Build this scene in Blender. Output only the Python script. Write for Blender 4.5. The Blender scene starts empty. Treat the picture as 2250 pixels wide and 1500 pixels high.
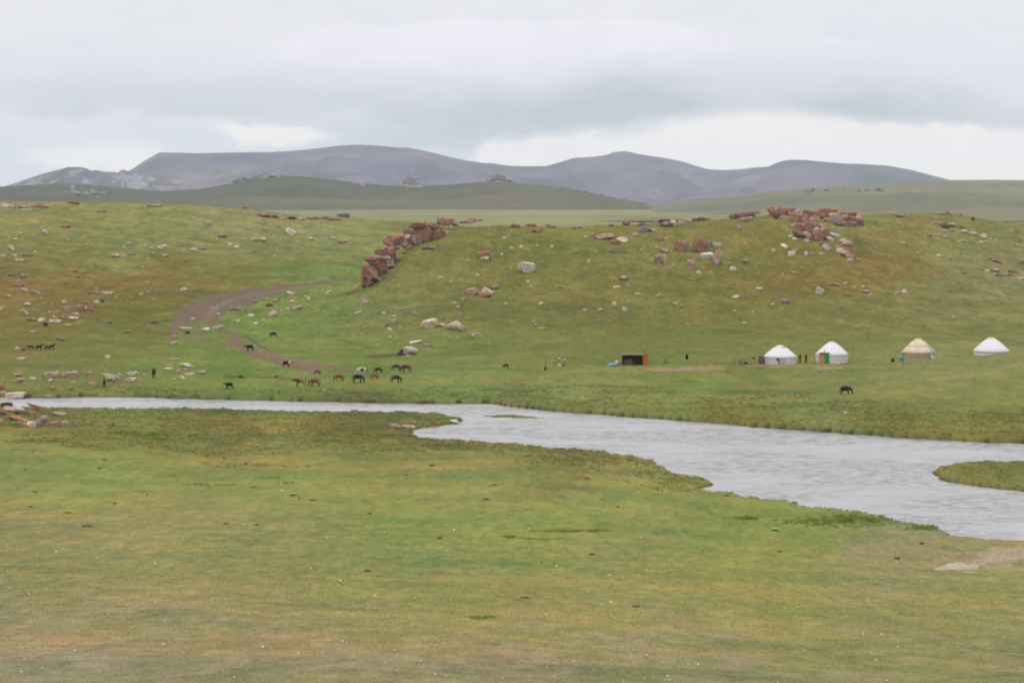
import bpy, bmesh, math, random
import numpy as np
from mathutils import Vector, Matrix, Euler
random.seed(7); rng = np.random.RandomState(7)
sc = bpy.context.scene
COL = sc.collection
# ------------------------------------------------------------------ camera
F = 5550.0; PX0 = 1125.0; PY0 = 450.0; HC = 30.0      # focal length in photo pixels, principal column, horizon row, eye height above the river
cd = bpy.data.cameras.new('camera'); cam = bpy.data.objects.new('camera', cd); COL.objects.link(cam)
cam.location = (0, 0, HC); cam.rotation_euler = (math.radians(90), 0, 0)
cd.sensor_fit = 'HORIZONTAL'; cd.sensor_width = 36.0; cd.lens = 36.0*F/2250.0
cd.shift_y = -(750.0-PY0)/2250.0
cd.clip_start = 0.5; cd.clip_end = 60000
sc.camera = cam
# ------------------------------------------------------------------ colour management, sampling
sc.view_settings.view_transform = 'Standard'; sc.view_settings.look = 'None'
sc.view_settings.exposure = 0.0; sc.view_settings.gamma = 1.0; sc.view_settings.use_curve_mapping = False
sc.render.engine = 'CYCLES'
sc.cycles.use_denoising = True
sc.cycles.max_bounces = 5; sc.cycles.diffuse_bounces = 2; sc.cycles.glossy_bounces = 2; sc.cycles.volume_bounces = 1
sc.cycles.volume_max_steps = 64
sc.cycles.filter_width = 2.0
# ------------------------------------------------------------------ sun and sky
SUN_EL, SUN_AZ = 58.0, -150.0       # elevation, and azimuth from +Y towards +X
sl = bpy.data.lights.new('sun', 'SUN'); sl.energy = 1.1; sl.angle = math.radians(25); sl.color = (1.0, 0.965, 0.91)
so = bpy.data.objects.new('sun', sl); COL.objects.link(so)
a = math.radians(SUN_AZ); e = math.radians(SUN_EL)
sd = Vector((math.sin(a)*math.cos(e), math.cos(a)*math.cos(e), math.sin(e)))
so.rotation_euler = (-sd).to_track_quat('-Z', 'Y').to_euler(); so.location = (0, -50, 200)
W = bpy.data.worlds.new('World'); sc.world = W; W.use_nodes = True
nt = W.node_tree; nt.nodes.clear()
class G:
    """tiny node helper"""
    def __init__(s, nt): s.nt = nt
    def n(s, t, **kw):
        x = s.nt.nodes.new(t)
        for k, v in kw.items(): setattr(x, k, v)
        return x
    def put(s, sock, v):
        if isinstance(v, bpy.types.NodeSocket): s.nt.links.new(v, sock)
        else: sock.default_value = v
    def m(s, op, a, b=0.0, c=0.0):
        x = s.n('ShaderNodeMath', operation=op)
        s.put(x.inputs[0], a); s.put(x.inputs[1], b); s.put(x.inputs[2], c)
        return x.outputs[0]
    def mix(s, f, a, b, typ='MIX'):
        x = s.n('ShaderNodeMix', data_type='RGBA', blend_type=typ)
        s.put(x.inputs[0], f)
        for i, v in ((6, a), (7, b)):
            if isinstance(v, (tuple, list)): v = tuple(v)[:3]+(1.0,)
            s.put(x.inputs[i], v)
        return x.outputs[2]
    def noise(s, vec, scale, detail=3.0, rough=0.5, dist=0.0):
        x = s.n('ShaderNodeTexNoise')
        if vec is not None: s.put(x.inputs['Vector'], vec)
        x.inputs['Scale'].default_value = scale; x.inputs['Detail'].default_value = detail
        x.inputs['Roughness'].default_value = rough; x.inputs['Distortion'].default_value = dist
        return x.outputs['Fac']
    def ramp(s, v, lo, hi, a=0.0, b=1.0, smooth=True):
        x = s.n('ShaderNodeMapRange', interpolation_type='SMOOTHSTEP' if smooth else 'LINEAR')
        s.put(x.inputs[0], v); s.put(x.inputs[1], lo); s.put(x.inputs[2], hi); s.put(x.inputs[3], a); s.put(x.inputs[4], b)
        return x.outputs[0]
g = G(nt)
tc = g.n('ShaderNodeTexCoord'); nrm = g.n('ShaderNodeVectorMath', operation='NORMALIZE'); nt.links.new(tc.outputs['Generated'], nrm.inputs[0])
sep = g.n('ShaderNodeSeparateXYZ'); nt.links.new(nrm.outputs[0], sep.inputs[0])
X_, Y_, Z_ = sep.outputs
az = g.m('MULTIPLY', g.m('ARCTAN2', X_, Y_), F/1000); el = g.m('MULTIPLY', g.m('ARCSINE', Z_), F/1000)
mp = g.n('ShaderNodeMapping'); mp.inputs['Scale'].default_value = (1, 1, 2.3); nt.links.new(nrm.outputs[0], mp.inputs[0])
dirv = mp.outputs[0]
nA = g.noise(dirv, 11.0, 5.0, 0.55, 0.3); nB = g.noise(dirv, 30.0, 5.0, 0.6, 0.2); nC = g.noise(dirv, 5.0, 3.0, 0.5); nD = g.noise(dirv, 62.0, 4.0, 0.6, 0.3)
# the cloud shapes wander with the noise
azw = g.m('ADD', az, g.m('MULTIPLY', g.m('SUBTRACT', nA, 0.5), 0.34))
elw = g.m('ADD', el, g.m('MULTIPLY', g.m('SUBTRACT', nB, 0.5), 0.13))
elw = g.m('ADD', elw, g.m('MULTIPLY', g.m('SUBTRACT', nA, 0.5), 0.08))
def blob(px, py, sx, up, dn, amp):
    a0 = (px-PX0)/1000; e0 = (PY0-py)/1000
    da = g.m('DIVIDE', g.m('SUBTRACT', azw, a0), sx/1000)
    de = g.m('SUBTRACT', elw, e0)
    s = g.m('ADD', g.m('MULTIPLY', g.m('GREATER_THAN', de, 0.0), (up-dn)/1000), dn/1000)
    de = g.m('DIVIDE', de, s)
    q = g.m('ADD', g.m('MULTIPLY', da, da), g.m('MULTIPLY', de, de))
    return g.m('MULTIPLY', g.m('POWER', 2.718, g.m('MULTIPLY', q, -1.0)), amp)
def total(lst):
    t = blob(*lst[0])
    for b in lst[1:]: t = g.m('ADD', t, blob(*b))
    return t
dark = total([(1380, 245, 210, 65, 45, 1.15), (1920, 255, 220, 70, 45, 1.1), (2230, 290, 120, 40, 22, .5), (1080, 260, 150, 60, 45, .50), (820, 232, 260, 45, 35, .42),
              (300, 205, 420, 50, 45, .42), (950, 305, 300, 45, 40, .65), (1250, 300, 50, 60, 45, .35), (370, 318, 90, 22, 18, .25), (180, 250, 110, 30, 15, .3),
              (400, 250, 120, 25, 14, .3), (1620, 170, 260, 50, 50, .15)])
white = total([(1660, 345, 400, 118, 100, 1.0), (2130, 352, 320, 72, 100, 1.0), (1190, 350, 130, 52, 60, 1.0), (600, 290, 240, 30, 40, .62), (200, 350, 300, 60, 60, .62), (2300, 120, 260, 160, 80, .28)])
lilac = total([(1000, 90, 420, 55, 90, .9), (1400, 95, 260, 40, 60, .6), (1850, 90, 180, 30, 40, .4)])
gen = g.ramp(nC, 0.35, 0.70, 0.0, 1.0)
inview = g.ramp(el, 0.55, 1.3)
dk = g.m('ADD', dark, g.m('MULTIPLY', g.m('SUBTRACT', nB, 0.5), 0.62))
dk = g.m('ADD', dk, g.m('MULTIPLY', gen, 0.04)); dk = g.m('ADD', dk, g.m('MULTIPLY', g.m('SUBTRACT', nD, 0.5), g.m('ADD', .10, g.m('MULTIPLY', dark, .35))))
wsh = g.ramp(g.m('ADD', white, g.m('ADD', g.m('MULTIPLY', g.m('SUBTRACT', nB, .5), .75), g.m('MULTIPLY', g.m('SUBTRACT', nA, .5), .5))), .34, .66)
dk = g.m('MULTIPLY', dk, g.m('SUBTRACT', 1.0, g.m('MULTIPLY', wsh, .88)))
dkc = g.n('ShaderNodeClamp'); g.put(dkc.inputs[0], dk)
wc = g.n('ShaderNodeClamp'); g.put(wc.inputs[0], wsh)
lc = g.n('ShaderNodeClamp'); g.put(lc.inputs[0], lilac)
colr = g.mix(wc.outputs[0], (.815, .80, .825), (1.05, .965, .90))
lobe = g.ramp(g.m('ADD', lilac, g.m('ADD', g.m('MULTIPLY', g.m('SUBTRACT', nB, 0.5), .9), g.m('MULTIPLY', g.m('SUBTRACT', nA, 0.5), .5))), .30, .62)
colr = g.mix(g.m('MULTIPLY', lobe, .9), colr, (.885, .845, .895))
colr = g.mix(dkc.outputs[0], colr, (.545, .565, .585))
# a standard overcast sky is brightest overhead: L = Lh (1 + 2 sin el)
up = g.m('MAXIMUM', Z_, 0.0)
lum = g.m('ADD', 0.92, g.m('MULTIPLY', up, 1.9))
# below the horizon (never in view, the land covers it) the tone of the plain
lum = g.m('MULTIPLY', lum, g.ramp(Z_, -0.12, -0.02, 0.25, 1.0))
sc_ = g.n('ShaderNodeVectorMath', operation='SCALE'); nt.links.new(colr, sc_.inputs[0]); nt.links.new(lum, sc_.inputs[3])
bg1 = g.n('ShaderNodeBackground'); nt.links.new(sc_.outputs[0], bg1.inputs[0]); bg1.inputs[1].default_value = 1.0
sky = g.n('ShaderNodeTexSky', sky_type='NISHITA'); sky.sun_disc = False
sky.sun_elevation = math.radians(SUN_EL); sky.sun_rotation = math.radians(SUN_AZ); sky.altitude = 3000
bg2 = g.n('ShaderNodeBackground'); nt.links.new(sky.outputs[0], bg2.inputs[0]); bg2.inputs[1].default_value = 0.10
ms = g.n('ShaderNodeMixShader'); ms.inputs[0].default_value = 0.93
nt.links.new(bg2.outputs[0], ms.inputs[1]); nt.links.new(bg1.outputs[0], ms.inputs[2])
ow = g.n('ShaderNodeOutputWorld'); nt.links.new(ms.outputs[0], ow.inputs[0])
# ------------------------------------------------------------------ helpers
EILL = 1.95   # rough overcast irradiance / pi, turns a seen colour into a base colour
def lin(c): 
    c = np.asarray(c, float)/255.0
    return np.where(c <= 0.04045, c/12.92, ((c+0.055)/1.055)**2.4)
def seen(r, g_, b, k=1.0): 
    return tuple(np.clip(lin((r, g_, b))/EILL*k, 0.002, 0.85))
def tag(o, label=None, cat=None, group=None, kind=None):
    if label: o['label'] = label
    if cat: o['category'] = cat
    if group: o['group'] = group
    if kind: o['kind'] = kind
    return o
def mesh_np(name, V, faces, smooth=True, quads=True):
    me = bpy.data.meshes.new(name)
    V = np.asarray(V, np.float32); faces = np.asarray(faces, np.int32); n = faces.shape[1]
    me.vertices.add(len(V)); me.vertices.foreach_set('co', V.ravel())
    me.loops.add(faces.size); me.loops.foreach_set('vertex_index', faces.ravel())
    me.polygons.add(len(faces)); me.polygons.foreach_set('loop_start', np.arange(0, faces.size, n, dtype=np.int32))
    me.polygons.foreach_set('use_smooth', np.full(len(faces), smooth))
    me.update(calc_edges=True)
    return me
def add_col(me, cols, name='tint'):
    at = me.color_attributes.new(name, 'FLOAT_COLOR', 'POINT')
    c = np.ones((len(me.vertices), 4), np.float32); c[:, :3] = cols
    at.data.foreach_set('color', c.ravel())
def link(name, me, mat=None, parent=None):
    o = bpy.data.objects.new(name, me); COL.objects.link(o)
    if mat is not None:
        if len(me.materials) == 0: me.materials.append(mat)
    if parent: o.parent = parent
    return o
def empty(name, loc, rz=0, scale=None):
    o = bpy.data.objects.new(name, None); COL.objects.link(o); o.location = loc; o.rotation_euler = (0, 0, rz)
    o.empty_display_size = 0.3
    if scale: o.scale = scale if not isinstance(scale, (int, float)) else (scale,)*3
    return o
def sstep(x, a, b):
    t = np.clip((x-a)/(b-a), 0, 1); return t*t*(3-2*t)
_perm = rng.permutation(512)
_perm = np.concatenate([_perm, _perm]); _val = rng.rand(1024)*2-1
def vnoise(x, y):
    xi = np.floor(x).astype(np.int64); yi = np.floor(y).astype(np.int64); fx = x-xi; fy = y-yi
    fx = fx*fx*fx*(fx*(fx*6-15)+10); fy = fy*fy*fy*(fy*(fy*6-15)+10)
    def h(i, j): return _val[_perm[(_perm[i & 511]+j) & 511]]
    return (h(xi, yi)*(1-fx)+h(xi+1, yi)*fx)*(1-fy)+(h(xi, yi+1)*(1-fx)+h(xi+1, yi+1)*fx)*fy
def fbm(x, y, oct=4, gain=0.5, seed=0.0):
    s = 0; amp = 1; tot = 0; x = x+seed*13.7; y = y+seed*7.3
    for i in range(oct):
        s = s+amp*vnoise(x, y); tot += amp; amp *= gain; x = x*2.03+11.3; y = y*2.03+5.7
    return s/tot*1.6
# ------------------------------------------------------------------ land form (metres; the river is z = 0)
def pchip(xs, ys, xq):
    xs = np.asarray(xs, float); ys = np.asarray(ys, float); h = np.diff(xs); d = np.diff(ys)/h
    m = np.zeros(len(xs)); m[0] = d[0]; m[-1] = d[-1]
    for i in range(1, len(xs)-1):
        if d[i-1]*d[i] > 0:
            w1 = 2*h[i]+h[i-1]; w2 = h[i]+2*h[i-1]; m[i] = (w1+w2)/(w1/d[i-1]+w2/d[i])
    k = np.clip(np.searchsorted(xs, xq)-1, 0, len(xs)-2); t = np.clip((xq-xs[k])/h[k], 0, 1)
    return ((1+2*t)*(1-t)**2*ys[k]+t*(1-t)**2*h[k]*m[k]+t*t*(3-2*t)*ys[k+1]+t*t*(t-1)*h[k]*m[k+1])
def zz(Y, py): return HC-(py-PY0)*Y/F
NY = [-60, 0, 50, 100, 160, 220, 270, 330, 372, 400]
NEAR = {  # slope from the camera down to the river
 0:    [30.5, 28.6, 20.5, 14.0, 7.9, 3.9, 2.1, 0.9, 0.55, 0.8],
 1125: [30.5, 28.6, 20.4, 13.6, 7.2, 3.3, 1.5, 0.6, 0.50, 0.8],
 1570: [30.5, 28.6, 20.3, 13.2, 6.6, 1.9, 0.6, 0.5, 0.60, 0.8],
 1800: [30.5, 28.6, 20.3, 13.0, 6.2, 1.2, 0.5, 0.5, 0.70, 0.9],
 2250: [30.5, 28.6, 20.3, 12.8, 5.6, 0.7, 0.5, 0.5, 0.80, 1.0]}
Z = 'z'
def P(*a): return a
FAR = {  # hill profiles: (distance, photo row) or (distance, height, 'z')
 0:   [(440,813),(490,765),(545,703),(600,645),(660,590),(720,543),(790,492),(870,441),(960,26,Z),(1400,18,Z)],
 250: [(440,815),(490,768),(545,712),(600,660),(655,607),(720,553),(790,500),(880,447),(970,25,Z),(1400,18,Z)],
 400: [(440,817),(485,775),(530,732),(575,690),(620,645),(680,595),(770,525),(890,455),(980,24,Z),(1400,18,Z)],
 500: [(440,818),(480,780),(525,738),(570,700),(610,660),(660,620),(760,545),(900,462),(990,22,Z),(1400,18,Z)],
 600: [(440,818),(480,780),(525,740),(570,700),(600,668),(650,627),(760,552),(910,469),(1000,21,Z),(1400,18,Z)],
 700: [(440,815),(480,782),(520,745),(565,703),(600,660),(645,625),(770,553),(920,476),(1010,20,Z),(1400,18,Z)],
 770: [(440,813),(480,783),(520,742),(560,700),(605,645),(650,622),(780,550),(930,481),(1020,19,Z),(1400,18,Z)],
 800: [(440,812),(480,783),(520,740),(565,690),(612,625),(655,9.6,Z),(780,555),(935,483),(1020,19,Z),(1400,18,Z)],
 860: [(440,808),(480,783),(525,725),(575,655),(628,560),(680,11,Z),(800,17,Z),(940,487),(1020,19,Z),(1400,18,Z)],
 930: [(440,806),(480,781),(530,715),(580,640),(640,524),(700,13,Z),(820,18,Z),(950,489),(1020,19,Z),(1400,18,Z)],
 1000:[(443,803),(484,775),(535,710),(590,620),(655,495),(740,15,Z),(850,18,Z),(960,491),(1020,19,Z),(1400,18,Z)],
 1100:[(443,802),(484,770),(538,705),(598,605),(665,492),(750,16,Z),(860,17,Z),(960,18,Z),(1020,18,Z),(1400,18,Z)],
 1250:[(445,799),(484,760),(540,700),(600,600),(672,501),(750,16,Z),(860,17,Z),(960,18,Z),(1020,18,Z),(1400,18,Z)],
 1450:[(445,799),(484,760),(542,700),(605,598),(680,489),(760,16,Z),(860,17,Z),(960,18,Z),(1020,18,Z),(1400,18,Z)],
 1600:[(445,799),(484,760),(543,700),(610,595),(695,478),(770,16,Z),(860,17,Z),(960,18,Z),(1020,18,Z),(1400,18,Z)],
 1700:[(445,799),(484,760),(544,700),(612,592),(705,472),(780,17,Z),(860,17,Z),(960,18,Z),(1020,18,Z),(1400,18,Z)],
 1850:[(445,799),(484,760),(546,700),(620,590),(715,478),(790,17,Z),(870,17,Z),(960,18,Z),(1020,18,Z),(1400,18,Z)],
 1950:[(445,799),(484,760),(548,700),(630,590),(730,475),(810,18,Z),(880,17,Z),(960,18,Z),(1020,18,Z),(1400,18,Z)],
 2080:[(445,799),(484,760),(555,700),(650,590),(750,471),(830,18,Z),(890,17,Z),(960,18,Z),(1020,18,Z),(1400,18,Z)],
 2250:[(445,799),(486,760),(560,700),(660,600),(770,487),(850,18,Z),(900,17,Z),(960,18,Z),(1020,18,Z),(1400,18,Z)]}
TPX = np.arange(-4500, 6760, 10.0); TY = np.concatenate([np.arange(-60, 400, 4.0), np.arange(400, 1060, 2.0), np.arange(1060, 1410, 10.0)])
def _smooth(v, s=3.0):
    k = np.arange(-12, 13); w = np.exp(-(k/s)**2/2); w /= w.sum()
    return np.convolve(np.pad(v, 12, mode='edge'), w, mode='valid')
def build_table():
    nk = sorted(NEAR); fk = sorted(FAR)
    nz = np.array([NEAR[k] for k in nk]); NZ = np.array([_smooth(np.interp(TPX, nk, nz[:, i]), 8.0 if i < 7 else 3.0) for i in range(nz.shape[1])])
    fy = np.array([[p[0] for p in FAR[k]] for k in fk], float)
    fz = np.array([[p[1] if len(p) == 3 else zz(p[0], p[1]) for p in FAR[k]] for k in fk], float)
    FY = np.array([_smooth(np.interp(TPX, fk, fy[:, i]), 2.0) for i in range(fy.shape[1])]); FZ = np.array([_smooth(np.interp(TPX, fk, fz[:, i]), 2.0) for i in range(fz.shape[1])])
    T = np.zeros((len(TPX), len(TY)))
    for i in range(len(TPX)):
        xs = list(NY)+list(FY[:, i]); ys = list(NZ[:, i])+list(FZ[:, i])
        T[i] = pchip(xs, ys, TY)
    return T
TAB = build_table()
def bil(px, Y):
    u = np.clip((px-TPX[0])/10.0, 0, len(TPX)-1.001); i = u.astype(int); fu = u-i
    j = np.clip(np.searchsorted(TY, Y)-1, 0, len(TY)-2); fv = np.clip((Y-TY[j])/(TY[j+1]-TY[j]), 0, 1)
    return (TAB[i, j]*(1-fv)+TAB[i, j+1]*fv)*(1-fu)+(TAB[i+1, j]*(1-fv)+TAB[i+1, j+1]*fv)*fu
# river outline, from the photograph, laid on the water level
def wp(px, py, h=0.0): 
    Y = F*(HC-h)/(py-PY0); return ((px-PX0)/F*Y, Y)
NEARB = [(-3000,893),(-300,891),(60,890),(180,891),(400,893),(700,897),(900,899),(975,902),(1015,909),(1030,915),(1000,923),(950,931),(912,938),(905,945),(925,953),(960,957),(1050,964),(1100,968),(1180,973),(1300,983),(1400,996),(1450,1008),(1500,1030),(1550,1045),(1572,1054),(1562,1066),(1600,1075),(1700,1090),(1800,1108),(1900,1115),(1950,1127),(2050,1147),(2100,1163),(2200,1176),(2250,1178),(2600,1184),(4500,1190)]
FARB = [(4500,992),(2700,985),(2250,975),(2100,969),(1950,961),(1800,950),(1650,938),(1500,925),(1350,914),(1200,903),(1100,893),(1060,888),(960,887),(800,885),(600,882),(400,877),(250,873),(180,873),(30,876),(-300,872),(-3000,872)]
RIVER = np.array([wp(x, y, 0.55) for x, y in NEARB]+[wp(x, y) for x, y in FARB])
ISLE = np.array([wp(x, y, .1) for x, y in [(4500,1030),(2700,1012),(2250,1015),(2150,1017),(2075,1021),(2036,1028),(2024,1037),(2042,1049),(2090,1060),(2150,1070),(2250,1080),(2700,1100),(4500,1110)]])
MARSH = np.array([wp(x, y) for x, y in [(1045,914),(1100,910),(1140,911),(1175,915),(1215,920),(1130,920),(1070,917)]])
MIDX = [-3000, 0, 900, 1030, 1200, 1500, 2250, 4500]; MIDY = [882, 882, 893, 905, 935, 975, 1075, 1090]
def sdist(poly, X, Y, lim=40.0):
    """signed distance, negative inside"""
    n = len(poly); d2 = np.full(X.shape, 1e12); ins = np.zeros(X.shape, bool)
    for i in range(n):
        ax, ay = poly[i]; bx, by = poly[(i+1) % n]; ex, ey = bx-ax, by-ay
        t = np.clip(((X-ax)*ex+(Y-ay)*ey)/(ex*ex+ey*ey+1e-9), 0, 1)
        d2 = np.minimum(d2, (X-ax-t*ex)**2+(Y-ay-t*ey)**2)
        c = ((ay > Y) != (by > Y))
        with np.errstate(divide='ignore', invalid='ignore'):
            xi = (bx-ax)*(Y-ay)/((by-ay) if by != ay else 1e-9)+ax
        ins ^= (c & (X < xi))
    d = np.sqrt(d2); return np.where(ins, -d, d)
def terrain(X, Y, fine=True):
    X = np.asarray(X, float); Y = np.asarray(Y, float); shp = X.shape; X = X.ravel(); Y = Y.ravel()
    Yc = np.maximum(Y, 12.0); px = PX0+F*X/Yc
    z = bil(px, Y)
    # terrace where the camp stands
    k = sstep(px, 1250, 1380)*(1-sstep(px, 1880, 2000)); z = z-k*0.75*np.exp(-((Y-418)/14.0)**2)
    # grassy knoll on the right, in front of the two right-hand yurts
    A = np.interp(px, [1850, 1990, 2100, 2150, 2250, 2600, 3500], [0, 1.0, 1.75, 2.25, 3.4, 5.0, 5.5])
    z = z+A*sstep(Y, 345, 428)*(1-sstep(Y, 432, 462))
    # rocky mound by the river, far left
    z = z+1.5*np.exp(-((X+75)/6.5)**2-((Y-352)/9.0)**2)
    if fine:
        far = sstep(Y, 400, 620)
        z = z+fbm(X/38, Y/38, 3, .5, 1)*(0.12+0.75*far)*sstep(Y, 20, 90)*(1-0.8*sstep(Y, 900, 1100))
        z = z+fbm(X/9, Y/9, 3, .5, 2)*(0.07+0.12*far)*(1-sstep(Y, 1000, 1200))
        z = z+fbm(X/1.6, Y/2.6, 2, .5, 3)*0.045*(1-sstep(Y, 240, 400))
    w = (Y > 195) & (Y < 440)
    if w.any():
        Xw = X[w]; Yw = Y[w]; zw = z[w]
        wob = fbm(Xw/2.2, Yw/2.2, 2, .5, 5)*0.45+fbm(Xw/7, Yw/7, 2, .5, 6)*0.7
        s = sdist(RIVER, Xw, Yw)+wob; si = sdist(ISLE, Xw, Yw)+wob*.6; sm = sdist(MARSH, Xw, Yw)+wob*.8
        pyw = np.interp(px[w], MIDX, MIDY); farside = Yw > F*HC/(pyw-PY0)
        lip = np.where(farside, 0.62, 0.22)
        tus = np.abs(fbm(Xw/1.7, Yw/1.7, 2, .5, 8))*0.25*(1-sstep(s, 25, 50))
        land = np.maximum(lip+(np.maximum(zw, lip)-lip)*sstep(s, 1.0, 16.0), 0.2)+tus*sstep(s, .3, 1.5)
        bed = -0.75
        rise = np.where(farside, sstep(s, -0.4, 1.3), sstep(s, -0.5, 0.9))
        zw = bed+(land-bed)*rise
        zi = bed+(0.34+tus*.6-bed)*sstep(-si, -0.4, 1.5)
        zm = bed+(0.04-bed)*sstep(-sm, -0.6, 0.8)
        zw = np.maximum(zw, np.maximum(zi, zm)); z[w] = zw
    return z.reshape(shp)
def to_px(X, Y, Zv): return PX0+F*X/Y, PY0+F*(HC-Zv)/Y
_ys = np.concatenate([np.arange(30, 240, .5), np.arange(240, 1000, 0.8)])
def ground_at(px, py, ymin=30.0):
    """first spot of the land seen along that line of sight"""
    Y = _ys[_ys >= ymin]; X = (px-PX0)/F*Y; z = terrain(X, Y); s = PY0+F*(HC-z)/Y
    hit = np.nonzero(s <= py)[0]
    i = hit[0] if len(hit) else int(np.argmin(s))
    if len(hit) and i > 0:
        t = (s[i-1]-py)/(s[i-1]-s[i]+1e-9); Yy = Y[i-1]+t*(Y[i]-Y[i-1])
    else: Yy = Y[i]
    Xx = (px-PX0)/F*Yy
    return Xx, Yy, float(terrain(np.array([Xx]), np.array([Yy]))[0])
# ------------------------------------------------------------------ ground colours (what grows where, with the shade of the terrace bank put in, read from the photograph)
CP = """100 1480 160 146 108|600 1480 162 147 102|1100 1490 163 147 103|1500 1450 156 147 96|2000 1450 150 146 88|2240 1480 150 145 90|300 1350 155 145 96|300 1250 153 147 88
100 1180 150 143 88|500 1180 148 146 85|900 1250 146 148 80|1200 1350 150 147 82|1300 1250 146 148 82|1700 1300 145 147 78|2150 1320 148 148 86|200 1050 138 150 76|600 1050 140 150 77
1000 1050 142 148 79|1400 1100 144 150 76|900 1150 139 151 72|1200 1180 142 151 72|1700 1180 144 151 71|2000 1225 150 145 96|100 990 138 143 78|600 985 146 142 80|1000 1000 146 142 80|1400 1030 145 142 80
100 930 125 122 70|500 920 122 120 68|800 930 120 118 66|1000 965 120 120 65|1300 990 126 122 67|1300 900 120 125 64|1600 915 126 124 64|2000 940 128 127 68|2200 950 124 123 66
1300 870 137 147 84|1700 885 135 141 79|2100 900 128 135 73|1000 850 130 143 77|600 850 130 143 75|300 850 127 135 73|100 850 126 131 71|1000 810 131 139 79|1500 840 124 136 74|1500 860 128 143 72
1800 850 129 136 79|2100 840 127 134 76|2200 790 139 139 86|1000 760 120 129 68|1300 760 122 127 69|1600 750 124 127 69|1900 760 127 131 73|2150 740 127 129 75|800 760 120 134 65
700 700 126 141 75|800 700 133 135 80|1000 700 127 125 67|1300 700 125 121 67|1600 700 126 123 65|1900 690 129 127 73|2150 680 138 135 84|900 620 133 129 73|1100 600 131 125 67|1300 600 132 128 67
1600 600 129 125 63|1750 620 132 118 64|1950 570 141 117 63|1850 600 136 121 63|2000 620 136 132 84|2200 600 145 141 93|1000 520 129 129 67|1200 540 132 130 67|1450 520 135 131 71|1600 520 139 130 69
1750 560 134 125 63|1950 520 140 130 76|2100 520 142 140 86|2220 500 141 139 86|50 460 150 145 91|300 470 148 148 93|500 490 150 149 97|700 510 152 151 100|800 560 145 148 89|50 530 137 138 81
300 540 141 146 87|600 560 135 137 83|50 590 138 126 73|50 650 139 115 67|200 640 133 114 63|350 610 136 119 65|500 620 134 127 65|300 700 127 119 61|100 720 127 117 63|350 650 131 119 61
650 600 127 137 73|740 600 125 143 77|700 650 129 145 77|560 700 126 145 73|450 760 120 135 69|250 750 123 127 69|100 780 128 125 71|200 800 122 125 66|400 800 122 139 68|550 830 120 137 66|60 740 128 119 65|2220 640 144 139 92|1900 480 142 140 84|2100 806 141 143 88|2160 822 137 141 84|1960 817 136 140 82|2060 850 130 138 77|2220 850 128 136 76|1500 822 114 126 68|1640 832 116 126 68|1400 760 118 126 66"""
CPA = np.array([[float(v) for v in r.split()] for l in CP.split('\n') for r in l.split('|')])
CPL = np.array([lin(c) for c in CPA[:, 2:]])/EILL
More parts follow.
